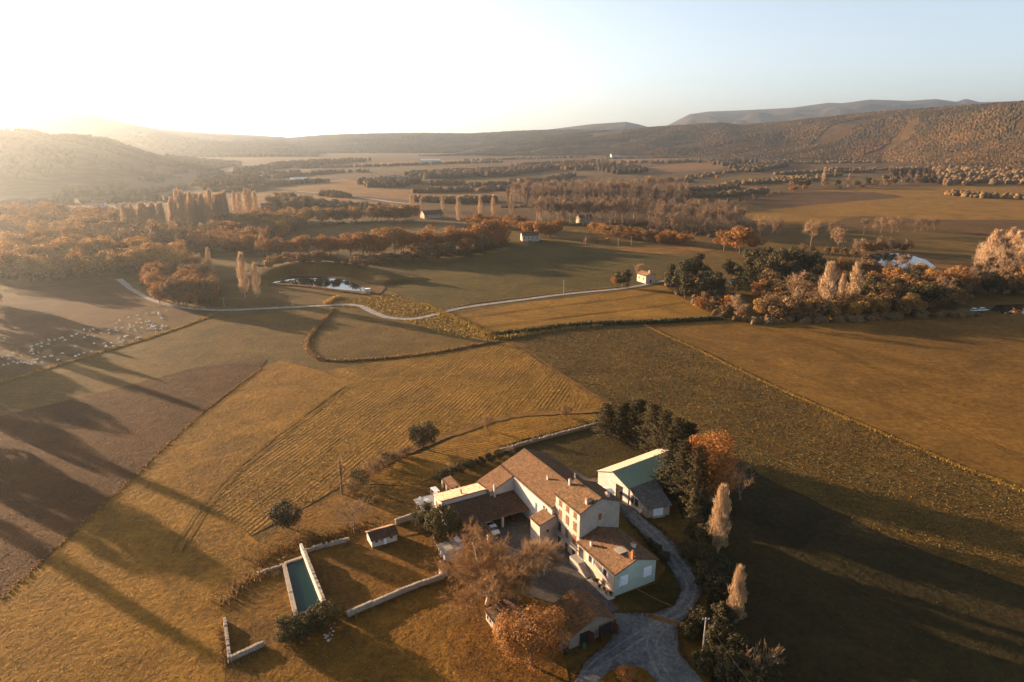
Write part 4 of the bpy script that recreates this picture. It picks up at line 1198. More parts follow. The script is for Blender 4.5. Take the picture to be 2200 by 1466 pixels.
def tree(kind, loc, height, label, group=None, wide=1.0, var=None):
    ps = PROTO[kind]
    a, b = ps[RT.randrange(len(ps)) if var is None else var % len(ps)]
    t = thing(KN[kind], label, 'shrub' if 'shrub' in kind else 'tree', (loc[0], loc[1], loc[2] if len(loc) > 2 else 0), group)
    s = height/KH[kind]
    t.scale = (s*wide, s*wide, s); t.rotation_euler = (0, 0, RT.uniform(0, 6.28))
    obj('trunk' if 'shrub' not in kind else 'stem', b, None, t); obj('crown' if 'shrub' not in kind else 'foliage', a, None, t)
    TREE_N[0] += 1
    return t

def top_z(px, py, base):
    d = ray(px, py); return CAM_H + d.z*math.hypot(base.x, base.y)/math.hypot(d.x, d.y)

def tpx(kind, x, yb, yt, label, group=None, wide=1.0):
    b = P(x, yb); return tree(kind, b, max(1.0, top_z(x, yt, b)), label, group, wide)

def row(kinds, pix, n, h0, h1, label, group, jit=4.0, wide=(.9, 1.15), z=0.0):
    """n trees along a pixel line on the ground"""
    c = poly_world(pix); L = [0]
    for a, b in zip(c[:-1], c[1:]): L.append(L[-1] + (b-a).length)
    for i in range(n):
        s = L[-1]*(i + .5)/n; j = max(0, min(len(c)-2, int(np.searchsorted(L, s))-1))
        p = c[j].lerp(c[j+1], (s-L[j])/max(1e-6, L[j+1]-L[j])) + Vector((RT.uniform(-jit, jit), RT.uniform(-jit, jit), z))
        tree(RT.choice(kinds), p, RT.uniform(h0, h1), label + nth(i, n), group, RT.uniform(*wide))

GROVES = []
def name_of(g): return g
def inside(x, y, poly):
    c = False; j = len(poly)-1
    for i in range(len(poly)):
        xi, yi = poly[i]; xj, yj = poly[j]
        if (yi > y) != (yj > y) and x < (xj-xi)*(y-yi)/(yj-yi) + xi: c = not c
        j = i
    return c

def grove(kinds, pix, n, h0, h1, label, group, mind=5.0, wide=(.9, 1.2)):
    """n trees spread over a pixel polygon on the ground"""
    w = [(p.x, p.y) for p in poly_world(pix)]
    x0, x1 = min(p[0] for p in w), max(p[0] for p in w); y0, y1 = min(p[1] for p in w), max(p[1] for p in w)
    got = []
    for _ in range(n*60):
        if len(got) >= n: break
        x, y = RT.uniform(x0, x1), RT.uniform(y0, y1)
        if inside(x, y, w) and all((x-a)**2 + (y-b)**2 > mind*mind for a, b in got): got.append((x, y))
    GROVES.append((name_of(group), pix, w))
    az = sorted(got, key=lambda q: q[0]/q[1])
    nb = 5 if len(got) > 20 else 3 if len(got) > 8 else 1
    names = {5: ('far left', 'centre left', 'centre', 'centre right', 'far right'), 3: ('left', 'centre', 'right'), 1: ('',)}[nb]
    for b in range(nb):                       # strips from left to right, in each from front to back
        strip = sorted(az[len(az)*b//nb:len(az)*(b+1)//nb], key=lambda q: q[1])
        for i, (x, y) in enumerate(strip):
            dep = 'frontmost' if i == 0 else 'rearmost' if i == len(strip)-1 else ORD[i] + ' from front'
            tree(RT.choice(kinds), (x, y, 0), RT.uniform(h0, h1), label + (', ' + names[b] if nb > 1 else '') + ', ' + dep, group, RT.uniform(*wide))

# ---- trees of the middle distance
G = 'oaks in the row above the pond'
row(['oak', 'orange_tree'], [(562, 549), (735, 548)], 11, 13.5, 17, 'russet oak in the thin left part of the row above the pond', G, 2)
row(['oak', 'orange_tree'], [(748, 552), (880, 549), (1000, 536), (1088, 516)], 20, 17, 22, 'russet oak in the dense right part of the row above the pond', G, 3)
row(['oak', 'brown_tree'], [(900, 560), (1000, 548), (1080, 528)], 9, 11, 14, 'brown oak on the field side of the row above the pond', G, 3)
row(['brown_tree', 'shrub'], [(575, 592), (640, 580), (720, 581), (790, 590)], 18, 6, 9, 'dark bush on the bank behind the pond', 'bushes behind the pond', 2.5, z=4.4)
row(['shrub', 'brown_tree'], [(560, 572), (700, 568), (860, 566), (960, 560)], 18, 5, 8, 'dark bush in the strip below the oak row', 'bushes below the oak row', 5)
grove(['gold_tree', 'gold_tree', 'oak'], [(-60, 610), (120, 606), (260, 590), (420, 585), (400, 560), (200, 545), (-60, 550)], 62, 12, 20, 'golden tree in the sunlit wood left of the lane', 'golden trees of the left wood', 7)
grove(['brown_tree', 'gold_tree', 'grey_tree'], [(-80, 545), (330, 535), (420, 540), (420, 515), (250, 500), (-80, 500)], 46, 13, 19, 'brown tree in the middle of the left wood', 'brown trees of the left wood', 9)
grove(['brown_tree', 'oak'], [(-120, 500), (320, 498), (330, 482), (100, 470), (-120, 470)], 60, 14, 19, 'brown tree at the far edge of the left wood', 'far trees of the left wood', 10)
row(['poplar'], [(268, 502), (300, 500), (360, 496)], 18, 19, 26, 'pale poplar in the row behind the left wood', 'poplars behind the left wood', 2)
row(['poplar'], [(385, 492), (440, 487), (485, 482)], 32, 22, 35, 'tall pale poplar in the thick clump behind the left wood', 'poplars behind the left wood', 11)
row(['poplar'], [(508, 468), (555, 464)], 5, 24, 29, 'tall pale poplar right of the thick clump', 'poplars behind the left wood', 3)
tpx('bare_tree', 376, 530, 476, 'broad pale round-headed tree among the poplars', wide=1.0)
tpx('poplar', 331, 524, 482, 'slim pale poplar left of the round-headed tree')
tpx('poplar', 527, 640, 546, 'tallest of the bare poplars by the pond'); tpx('poplar', 553, 640, 567, 'smaller bare poplar beside the tall one by the pond')
tpx('poplar', 452, 592, 534, 'pale poplar at the edge of the golden wood'); tpx('bare_tree', 425, 590, 545, 'pale bare tree left of the poplar at the wood edge')
grove(['oak', 'brown_tree', 'orange_tree'], [(395, 545), (560, 540), (585, 520), (480, 505), (395, 515)], 22, 12, 16, 'russet tree in the clump left of the oak row', 'russet clump left of the oak row', 7)
grove(['gold_tree', 'brown_tree'], [(440, 520), (600, 512), (660, 492), (600, 470), (470, 480)], 30, 12, 16, 'pale brown tree above the russet clump', 'pale brown trees above the russet clump', 8)
row(['orange_tree', 'oak', 'brown_tree'], [(360, 648), (410, 655), (470, 655)], 9, 11, 16, 'orange tree at the bend of the lane', 'orange trees at the lane bend', 5)
grove(['brown_tree', 'oak', 'orange_tree'], [(300, 612), (340, 636), (400, 650), (470, 648), (474, 605), (420, 588), (320, 590)], 20, 9, 14, 'rusty tree between the golden wood and the lane', 'rusty trees beside the lane', 6)
row(['brown_tree', 'oak', 'gold_tree'], [(560, 488), (640, 484), (720, 478), (800, 474), (890, 474)], 30, 13, 18, 'brown tree in the hedge behind the striped green field', 'hedge behind the striped green field', 6)
row(['poplar'], [(865, 452), (950, 452)], 4, 14, 18, 'thin pale poplar behind the low barn', 'thin poplars behind the low barn', 8)
tpx('poplar', 986, 480, 424, 'stout pale poplar right of the low barn'); tpx('poplar', 1032, 470, 422, 'pale poplar second right of the low barn'); tpx('poplar', 1060, 466, 420, 'pale poplar third right of the low barn'); tpx('poplar', 1098, 468, 418, 'pale poplar left of the plane avenue')
row(['orange_tree', 'oak'], [(1005, 483), (1060, 487), (1130, 492)], 12, 9, 13, 'orange tree in the belt right of the low barn', 'orange belt right of the low barn', 3)
row(['orange_tree', 'oak'], [(1130, 505), (1160, 512), (1195, 508)], 5, 13, 18, 'big orange tree behind the house with the parked cars', 'orange trees behind the house with the parked cars', 4)
for k_, (ya, n_) in enumerate(((437, 26), (428, 26), (420, 24))):
    row(['slim_bare', 'slim_bare', 'grey_tree'], [(1080+k_*20, ya+6), (1200+k_*15, ya+2), (1350, ya), (1480-k_*10, ya)], n_, 22, 30, 'tall bare tree in the pinkish plantation, ' + ('front row', 'middle row', 'back row')[k_], 'bare trees of the plantation', 7, (.9, 1.2))
row(['orange_shrub', 'orange_tree'], [(1290, 440), (1480, 440)], 8, 7, 10, 'orange bush at the foot of the pinkish plantation', 'orange bushes under the plantation', 5)
row(['white_trunked_tree'], [(1150, 478), (1230, 482), (1300, 482), (1370, 478)], 20, 20, 26, 'bare plane tree with pale trunk in the avenue', 'plane avenue', 3)
row(['white_trunked_tree', 'grey_tree'], [(1170, 466), (1300, 470), (1400, 468)], 14, 19, 24, 'bare plane tree on the far side of the avenue', 'plane avenue', 4)
grove(['grey_tree', 'white_trunked_tree'], [(1390, 500), (1560, 512), (1610, 495), (1560, 468), (1400, 470)], 38, 18, 24, 'bare tree in the grey grove right of the avenue', 'grey grove right of the avenue', 8)
row(['orange_tree', 'gold_tree', 'brown_tree'], [(1270, 502), (1340, 514), (1400, 522), (1480, 526)], 12, 9, 13, 'orange bushy tree below the plane avenue', 'orange bushy trees below the avenue', 5)
tpx('poplar', 1160, 478, 425, 'slim poplar at the left end of the avenue'); tpx('poplar', 1210, 482, 432, 'dark slim poplar in front of the avenue')
for x, yb, yt in ((1555, 540, 492), (1590, 545, 484), (1618, 545, 500)): tpx('oak', x, yb, yt, 'big russet oak at the left / middle / right of the trio by the far road'.replace('left / middle / right', {1555: 'left', 1590: 'middle', 1618: 'right'}[x]), wide=1.25)
tpx('bare_tree', 1632, 512, 466, 'pale bare tree behind the russet oak trio'); tpx('grey_tree', 1668, 520, 462, 'grey bare tree right of the russet oak trio')
tpx('bare_tree', 1742, 530, 474, 'wide bare tree with pale trunk by the far road', wide=1.2); tpx('grey_tree', 1785, 520, 470, 'dark bare tree behind the wide pale one'); tpx('bare_tree', 1800, 545, 490, 'pale bare tree left of the right-hand pond'); tpx('bare_tree', 1840, 552, 512, 'low spreading bare tree beside the right-hand pond', wide=1.2)
row(['grey_tree', 'bare_tree'], [(1850, 505), (1900, 502), (1935, 500)], 5, 12, 15, 'bare tree in the line behind the right-hand pond', 'bare trees behind the right-hand pond', 3)
row(['grey_tree'], [(1955, 497), (2010, 495)], 5, 11, 13, 'small bare tree at the right of the line behind the pond', 'small bare trees behind the right-hand pond', 2)
row(['shrub', 'brown_tree'], [(1690, 540), (1770, 545), (1850, 555)], 10, 4, 7, 'brown bush along the far road', 'bushes along the far road', 4)
row(['brown_tree', 'shrub'], [(1848, 546), (1900, 541), (1965, 541)], 8, 6, 9, 'brown bush on the far bank of the right-hand pond', 'bushes behind the right-hand pond', 1.5)
tpx('grey_tree', 1884, 546, 506, 'dark bare tree on the far bank of the right-hand pond'); tpx('grey_tree', 1912, 547, 510, 'second dark bare tree on the far bank of the right-hand pond'); tpx('bare_tree', 1932, 584, 548, 'pale twiggy tree in front of the right-hand pond', wide=1.2); tpx('brown_tree', 1858, 574, 548, 'brown tree at the left end of the right-hand pond')
# right-hand wood
grove(['pine'], [(1432, 612), (1460, 640), (1530, 655), (1560, 625), (1480, 585), (1440, 590)], 12, 12, 16, 'dark pine in the clump right of the little lit house', 'pines right of the little house', 6)
grove(['pine', 'evergreen'], [(1560, 610), (1660, 615), (1770, 600), (1740, 572), (1620, 575)], 20, 13, 18, 'dark pine in the middle of the right-hand wood', 'pines of the right-hand wood', 7)
grove(['brown_tree', 'shrub', 'orange_shrub'], [(1470, 650), (1550, 690), (1600, 690), (1560, 650)], 9, 4, 8, 'brown bush along the edge of the young wheat', 'bushes beside the young wheat', 5)
tpx('bare_tree', 1580, 690, 632, 'pale fan-shaped bare bush at the corner of the wheat field', wide=1.3)
tpx('bare_tree', 1708, 672, 582, 'tall pale spreading tree in the front of the right-hand wood', wide=1.05)
tpx('poplar', 1772, 672, 566, 'tall pale poplar, left one of the front pair', wide=1.5); tpx('poplar', 1830, 660, 566, 'tall pale poplar, right one of the front pair', wide=1.3); tpx('poplar', 1803, 662, 590, 'shorter poplar between the front pair')
row(['gold_tree', 'brown_tree', 'shrub'], [(1630, 682), (1700, 684), (1770, 682), (1850, 678), (1960, 674)], 26, 8, 12, 'brown bushy tree along the front edge of the right-hand wood', 'front edge of the right-hand wood', 4)
grove(['brown_tree', 'grey_tree', 'oak', 'evergreen'], [(1840, 665), (1980, 665), (2060, 655), (2100, 635), (2260, 630), (2260, 600), (2080, 610), (1900, 615)], 60, 10, 15, 'tree in the thick of the right-hand wood', 'thick of the right-hand wood', 7)
tpx('evergreen', 1880, 650, 585, 'rounded evergreen right of the poplar pair'); tpx('orange_tree', 1868, 625, 578, 'golden tree behind the rounded evergreen'); tpx('spruce', 1950, 640, 590, 'narrow dark conifer in the right-hand wood', wide=.6)
grove(['poplar', 'slim_bare'], [(2085, 592), (2260, 600), (2260, 560), (2120, 560)], 16, 18, 26, 'pale feathery tree at the right edge beyond the pond', 'feathery trees at the right edge', 6, (1.3, 1.8))
grove(['brown_tree', 'oak'], [(2120, 545), (2300, 550), (2300, 490), (2180, 505)], 14, 9, 14, 'brown tree on the rise at the right edge', 'brown trees on the right rise', 8)
grove(['brown_tree', 'oak', 'evergreen'], [(1600, 660), (1760, 640), (1860, 620), (1840, 590), (1640, 600)], 34, 9, 13, 'tree in the shaded middle of the right-hand wood', 'shaded middle of the right-hand wood', 7)
row(['brown_tree', 'gold_tree', 'grey_tree'], [(1845, 590), (1920, 598), (2010, 602)], 9, 8, 11, 'brown tree between the right-hand pond and the wood', 'trees before the right-hand pond', 3)
# round the little houses
tpx('evergreen', 1338, 616, 576, 'dark evergreen left of the little lit house', wide=1.2); tpx('orange_tree', 1322, 616, 590, 'brown bush at the left end of the little garden'); tpx('bare_tree', 1372, 600, 566, 'round-headed bare tree behind the little lit house', wide=1.2); tpx('shrub', 1347, 620, 606, 'low bush at the little garden wall')
row(['orange_shrub'], [(1255, 524), (1325, 524)], 3, 3.5, 5.5, 'small orange bush at the top of the green field', 'small bushes at the top of the green field', 6)
# far hedgerows and clumps
grove(['pine', 'brown_tree'], [(560, 452), (660, 455), (665, 444), (600, 436), (562, 440)], 14, 12, 17, 'dark tree in the round clump on the tan field', 'round clump on the tan field', 9)
tpx('orange_tree', 1705, 414, 394, 'russet tree alone at the edge of the brown field', wide=1.3); tpx('oak', 1728, 412, 396, 'russet tree joined to the lone one'); tpx('orange_tree', 1540, 388, 374, 'round russet tree alone in the far right fields'); tpx('brown_tree', 1855, 405, 391, 'small dark tree alone at the top of the sunlit field'); tpx('brown_tree', 1803, 407, 396, 'smaller tree left of the small dark one')
row(['brown_tree', 'evergreen', 'grey_tree'], [(1690, 405), (1760, 404), (1860, 402), (1940, 397), (2010, 392)], 26, 11, 18, 'dark tree in the hedge beyond the sunlit field', 'far hedge beyond the sunlit field', 8)
row(['slim_bare'], [(1905, 385), (1955, 386), (2000, 387)], 16, 26, 32, 'bare tree in the pale block beyond the far hedge', 'pale tree block beyond the far hedge', 8, (1.2, 1.6))
tpx('poplar', 1768, 400, 362, 'lone pale poplar above the far hedge'); tpx('poplar', 1822, 403, 375, 'second pale poplar above the far hedge')
row(['brown_tree'], [(1380, 440), (1480, 442), (1550, 438), (1620, 430), (1680, 418)], 14, 6, 9, 'low dark bush along the far field edge', 'bushes along the far field edge', 6)
# trees beyond the left edge, whose shadows fall across the fields
row(['oak', 'poplar', 'brown_tree'], [(-25, 640), (-60, 700), (-110, 770), (-180, 860), (-270, 980)], 17, 14, 23, 'tree in the row just outside the left edge', 'row beyond the left edge', 5)
# ---------------------------------------------------------------- far woods: masses nobody could count
def mk_wood(name, ca, cb, cc):
    k = N(name); oi = k.n('ObjectInfo'); p = k.pos()
    c = k.mix(oi.outputs['Random'], ca, cb)
    c = k.mix(k.ramp(k.noise(p, .006, 4, .6), .45, .6), c, cc)
    return k.fin(c, .95, k.bump(k.noise(p, .9, 3, .7), 1.0), .05)
w_hill = mk_wood('hillside_wood', (.040, .034, .016), (.075, .05, .022), (.11, .066, .027))
w_rust = mk_wood('russet_wood', (.15, .078, .029), (.085, .05, .021), (.12, .068, .027))
w_brown = mk_wood('brown_wood', (.15, .095, .045), (.10, .068, .034), (.18, .11, .05))
w_gold = mk_wood('golden_undergrowth', (.20, .11, .038), (.12, .072, .028), (.16, .09, .034))

def wood_mass(name, label, pts, smin, smax, mat, tall=1.15, seed=0):
    me = bpy.data.meshes.new(name)
    me.vertices.add(len(pts)); me.vertices.foreach_set('co', np.asarray(pts, np.float32).ravel()); me.update()
    o = obj(name, me); tag(o, label, kind='stuff')
    ng = bpy.data.node_groups.new(name, 'GeometryNodeTree')
    ng.interface.new_socket('Geometry', in_out='INPUT', socket_type='NodeSocketGeometry')
    ng.interface.new_socket('Geometry', in_out='OUTPUT', socket_type='NodeSocketGeometry')
    n = lambda t: ng.nodes.new(t)
    gi, go = n('NodeGroupInput'), n('NodeGroupOutput')
    ico = n('GeometryNodeMeshIcoSphere'); ico.inputs['Subdivisions'].default_value = 3; ico.inputs['Radius'].default_value = 1
    nz = n('ShaderNodeTexNoise'); nz.inputs['Scale'].default_value = 2.3; nz.inputs['Detail'].default_value = 4; nz.inputs['Roughness'].default_value = .75
    sp = n('GeometryNodeSetPosition'); nm = n('GeometryNodeInputNormal')
    sub = n('ShaderNodeMath'); sub.operation = 'MULTIPLY_ADD'; sub.inputs[1].default_value = 1.2; sub.inputs[2].default_value = -.6
    sc = n('ShaderNodeVectorMath'); sc.operation = 'SCALE'
    L = ng.links.new
    L(nz.outputs['Fac'], sub.inputs[0]); L(nm.outputs[0], sc.inputs[0]); L(sub.outputs[0], sc.inputs['Scale'])
    L(ico.outputs[0], sp.inputs['Geometry']); L(sc.outputs[0], sp.inputs['Offset'])
    sm = n('GeometryNodeSetMaterial'); sm.inputs['Material'].default_value = mat
    L(sp.outputs[0], sm.inputs[0])
    ip = n('GeometryNodeInstanceOnPoints'); L(gi.outputs[0], ip.inputs['Points']); L(sm.outputs[0], ip.inputs['Instance'])
    rr = n('FunctionNodeRandomValue'); rr.data_type = 'FLOAT_VECTOR'
    rr.inputs[0].default_value = (smin, smin, smin*tall); rr.inputs[1].default_value = (smax, smax, smax*tall); rr.inputs['Seed'].default_value = seed
    ro = n('FunctionNodeRandomValue'); ro.data_type = 'FLOAT_VECTOR'; ro.inputs[0].default_value = (-.3, -.3, 0); ro.inputs[1].default_value = (.3, .3, 6.28); ro.inputs['Seed'].default_value = seed+1
    L(rr.outputs[0], ip.inputs['Scale']); L(ro.outputs[0], ip.inputs['Rotation'])
    L(ip.outputs[0], go.inputs[0])
    o.modifiers.new('trees', 'NODES').node_group = ng
    return o

def hill_points(name, n, seed, t0, t1, xr=None, clear=.0, lift=1.5, scale=.0022):
    V, xs, nr = HILLS[name]; r = rs_(seed); out = []
    nc = V.shape[0]
    i = r.uniform(0, nc-1.01, n*2); t = (t0 + (t1-t0)*r.uniform(0, 1, n*2)**.9)*(nr-1)
    for a, b in zip(i, t):
        ia, ib = int(a), min(int(b), V.shape[1]-2); fa, fb = a-ia, b-ib
        if xr and not (xr[0] < xs[ia] < xr[1]): continue
        p = (V[ia, ib]*(1-fa)+V[ia+1, ib]*fa)*(1-fb) + (V[ia, ib+1]*(1-fa)+V[ia+1, ib+1]*fa)*fb
        if clear and mnoise.noise(Vector((p[0]*scale, p[1]*scale*2.2, seed))) > clear: continue
        out.append((p[0], p[1], p[2]+lift))
        if len(out) >= n: break
    return out

def flat_points(pix, n, seed, lift=1.2):
    w = [(p.x, p.y) for p in poly_world(pix)]; r = random.Random(seed)
    x0, x1 = min(p[0] for p in w), max(p[0] for p in w); y0, y1 = min(p[1] for p in w), max(p[1] for p in w)
    out = []
    for _ in range(n*40):
        if len(out) >= n: break
        x, y = r.uniform(x0, x1), r.uniform(y0, y1)
        if inside(x, y, w): out.append((x, y, lift))
    return out

def line_points(lines, n, jit, seed, lift=1.5):
    r = random.Random(seed); out = []
    for pix in lines:
        c = poly_world(pix)
        L = [(b-a).length for a, b in zip(c[:-1], c[1:])]
        for (a, b, l) in zip(c[:-1], c[1:], L):
            for k_ in range(max(1, int(n*l/sum(L)))):
                p = a.lerp(b, r.random()); out.append((p.x + r.uniform(-jit, jit), p.y + r.uniform(-jit, jit), lift))
    return out

wood_mass('hillside_forest', None, hill_points('wooded_hill_right', 62000, 1, .08, 1.03, clear=.37, scale=.0030, lift=.6), 1.6, 4.6, w_hill, seed=1)
wood_mass('hillside_forest', None, hill_points('wooded_hill_right', 9000, 2, .10, .46, xr=(1500, 2600), clear=.12, scale=.004, lift=.6), 1.6, 4.6, w_rust, seed=2)
wood_mass('hillside_forest', None, hill_points('wooded_hill_middle', 22000, 3, .0, 1.02, clear=.35, lift=.5), 3.5, 8, w_hill, seed=3)
wood_mass('hillside_forest', None, hill_points('middle_hill_left', 2600, 4, .05, 1.02, clear=.4), 6, 11, w_brown, seed=4)
wood_mass('hillside_forest', None, hill_points('near_hill_left', 3600, 5, .60, 1.02, clear=.25), 4, 7.5, w_brown, seed=5)
wood_mass('hillside_forest', None, hill_points('near_hill_left', 700, 6, .0, .60, clear=-.12, scale=.006), 4, 7, w_brown, seed=6)
# hedgerows and copses of the far valley floor
far_lines = [[(430, 380), (470, 372), (560, 375), (640, 372)], [(560, 385), (640, 378), (700, 372), (790, 370)], [(570, 400), (640, 394), (700, 392)], [(640, 362), (800, 358), (900, 355)],
    [(860, 356), (960, 352), (1080, 349)], [(900, 372), (1000, 368), (1130, 364)], [(1100, 392), (1180, 388), (1230, 378)], [(1010, 402), (1090, 398)], [(930, 398), (990, 396)],
    [(1230, 352), (1380, 350), (1500, 346)], [(1240, 366), (1350, 360), (1380, 370)], [(1300, 342), (1500, 338)], [(1400, 352), (1560, 346)], [(1480, 385), (1560, 372), (1650, 362)], [(1600, 395), (1700, 385), (1800, 378)],
    [(1700, 352), (1830, 350), (1960, 352)], [(1780, 366), (1900, 366), (2000, 362)], [(1640, 352), (1700, 346)], [(2000, 372), (2100, 378), (2300, 386)], [(1960, 392), (2100, 392), (2300, 392)], [(2030, 418), (2100, 425), (2300, 432)],
    [(700, 420), (740, 424)], [(900, 414), (1000, 412), (1100, 408)], [(1100, 418), (1200, 412), (1300, 410)], [(1300, 398), (1400, 394), (1480, 390)], [(1400, 412), (1500, 410), (1580, 404)], [(1480, 424), (1560, 422), (1640, 414)], [(1560, 398), (1680, 392), (1760, 386)], [(1660, 376), (1760, 372), (1880, 370)], [(900, 432), (960, 436), (1060, 432)], [(660, 440), (740, 446), (820, 452)], [(1100, 356), (1200, 350), (1300, 346)], [(560, 366), (640, 358), (760, 350)], [(1000, 346), (1120, 342), (1260, 338)], [(430, 400), (500, 396), (560, 396)], [(1900, 384), (2000, 380), (2100, 382)], [(480, 412), (560, 405)], [(0, 440), (150, 436), (300, 432), (420, 425)], [(100, 425), (300, 418), (400, 405)]]
wood_mass('far_hedgerows', None, line_points(far_lines, 110, 9, 9, 2.2), 1.8, 5.5, w_brown, seed=9)
far_patch = [[(860, 378), (980, 372), (1140, 362), (1180, 366), (1080, 380), (930, 386)], [(1150, 362), (1260, 352), (1330, 356), (1240, 368)], [(1280, 366), (1350, 358), (1390, 370), (1330, 376)], [(770, 396), (850, 386), (900, 392), (870, 402), (800, 404)],
    [(420, 392), (560, 384), (560, 400), (440, 412)], [(1560, 362), (1700, 350), (1690, 360), (1620, 372)], [(2000, 400), (2400, 395), (2400, 350), (2010, 356)], [(480, 372), (640, 350), (800, 345), (640, 360)], [(1500, 350), (1560, 345), (1640, 348), (1560, 358)]]
for i, pg in enumerate(far_patch):
    wood_mass('far_copse', None, flat_points(pg, (330, 170, 120, 110, 160, 120, 700, 260, 90)[i], 20+i, 3.5), 4.5, 8, (w_brown, w_rust, w_hill)[i % 3], seed=20+i)
# undergrowth inside the groves of the middle distance
for i, (g_, pix, w_) in enumerate(GROVES):
    ar = abs(sum(w_[k][0]*w_[k-1][1] - w_[k-1][0]*w_[k][1] for k in range(len(w_))))/2
    wood_mass('undergrowth', None, flat_points(pix, int(min(420, ar/34)), 50+i, .6), 1.3, 3.1, w_gold if 'golden' in g_ else w_brown, .8, seed=50+i)
wood_mass('undergrowth', None, line_points([[(748, 556), (880, 553), (1000, 541), (1088, 521)], [(1080, 446), (1200, 442), (1480, 438)], [(1150, 482), (1300, 486), (1400, 482)], [(1600, 692), (1760, 690), (1900, 684), (2080, 676)], [(560, 570), (760, 572)], [(560, 492), (720, 482), (890, 478)]], 110, 3.5, 90, .5), 1.2, 3.0, w_brown, .8, seed=90)

# merged canopies of the woods, where crown runs into crown
def canopy(pix, n, h0, h1, mat, size, seed, twig=False):
    w = [(p.x, p.y) for p in poly_world(pix)]; r = rs_(seed); A = np.array(w)
    (x0, y0), (x1, y1) = A.min(0), A.max(0)
    X, Y = r.uniform(x0, x1, n*3), r.uniform(y0, y1, n*3)
    k = np.array([inside(x, y, w) for x, y in zip(X, Y)]); X, Y = X[k][:n], Y[k][:n]
    T = np.array([h0 + (h1-h0)*max(0, min(1, .5 + .9*mnoise.noise(Vector((x/7, y/7, seed))) + .35*mnoise.noise(Vector((x/2.6, y/2.6, seed+4))))) for x, y in zip(X, Y)])
    Z = T*(1 - .55*r.uniform(0, 1, len(X))**2.2)
    C = np.stack([X, Y, Z], -1)
    if twig:
        d = np.stack([r.normal(size=len(X))*.25, r.normal(size=len(X))*.25, np.ones(len(X))], -1)
        V, Fq = slivers(r, C, C + d*(size*r.uniform(1.5, 4, len(X)))[:, None], size*.12)
    else: V, Fq = leaves(r, C, np.tile([0, 0, .9], (len(X), 1)) + .7*unit(r, len(X)), size)
    tag(obj('woodland_canopy', np_mesh('woodland_canopy', V, Fq), mat), kind='stuff')
canopy([(-60, 612), (120, 608), (260, 592), (420, 587), (400, 560), (200, 545), (-60, 550)], 26000, 6, 14, lf_gold, .5, 1)
canopy([(-80, 548), (330, 538), (420, 540), (420, 515), (250, 500), (-80, 500)], 20000, 7, 15, lf_brown, .6, 2)
canopy([(-120, 500), (320, 498), (330, 480), (100, 468), (-120, 468)], 22000, 9, 16, lf_brown, .8, 3)
canopy([(395, 547), (560, 542), (585, 520), (480, 503), (395, 513)], 12000, 6, 13, lf_oak, .55, 4)
canopy([(440, 520), (600, 512), (660, 492), (600, 470), (470, 478)], 14000, 7, 13, lf_brown, .65, 5)
canopy([(1080, 446), (1200, 442), (1480, 440), (1475, 418), (1300, 416), (1120, 424)], 26000, 8, 24, lf_twigg, .9, 6, True)
canopy([(1150, 484), (1300, 488), (1400, 486), (1400, 466), (1170, 462)], 12000, 8, 19, lf_twigg, .8, 7, True)
canopy([(1390, 502), (1560, 514), (1615, 497), (1560, 466), (1400, 468)], 16000, 6, 18, lf_twigg, .8, 8, True)
canopy([(1620, 684), (1850, 680), (2050, 668), (2090, 636), (2230, 628), (2230, 605), (2060, 612), (1880, 622), (1640, 640)], 34000, 4, 10, lf_brown, .45, 9)
canopy([(1560, 640), (1700, 640), (1860, 620), (1840, 590), (1600, 590)], 12000, 4, 9, lf_ever, .45, 10)
canopy([(745, 556), (880, 553), (1000, 541), (1090, 521), (1085, 512), (960, 530), (860, 546), (745, 547)], 9000, 8, 15, lf_oak, .5, 11)
canopy([(560, 490), (720, 480), (890, 477), (890, 471), (720, 473), (560, 482)], 9000, 7, 13, lf_brown, .6, 12)
canopy([(300, 614), (345, 640), (400, 654), (470, 656), (474, 605), (420, 588), (320, 590)], 9000, 3, 9, lf_oak, .45, 13)
canopy([(1265, 506), (1340, 518), (1490, 530), (1490, 520), (1350, 506), (1275, 496)], 7000, 4, 9, lf_oak, .5, 14)
canopy([(2080, 594), (2260, 602), (2260, 556), (2120, 556)], 9000, 8, 18, lf_twigp, .8, 15, True)
canopy([(1000, 488), (1060, 492), (1180, 512), (1190, 500), (1070, 482), (1005, 479)], 6000, 5, 10, lf_orange, .5, 16)
# ---------------------------------------------------------------- grass tufts, crops and rough margins (one mass for each piece of ground)
def in_poly(X, Y, poly):
    c = np.zeros(len(X), bool); n = len(poly); j = n-1
    for i in range(n):
        xi, yi = poly[i]; xj, yj = poly[j]
        hit = ((yi > Y) != (yj > Y)) & (X < (xj-xi)*(Y-yi)/((yj-yi) or 1e-9) + xi)
        c ^= hit; j = i
    return c

def visible(X, Y, m=60):
    """keep what lies within a few metres of the frame"""
    f = Y*_c + CAM_H*_s; up = Y*_s - CAM_H*_c
    px, py = 1100 + F*X/f, 733 - F*up/f
    return (px > -m) & (px < 2200+m) & (py < 1466+m) & (f > 5)

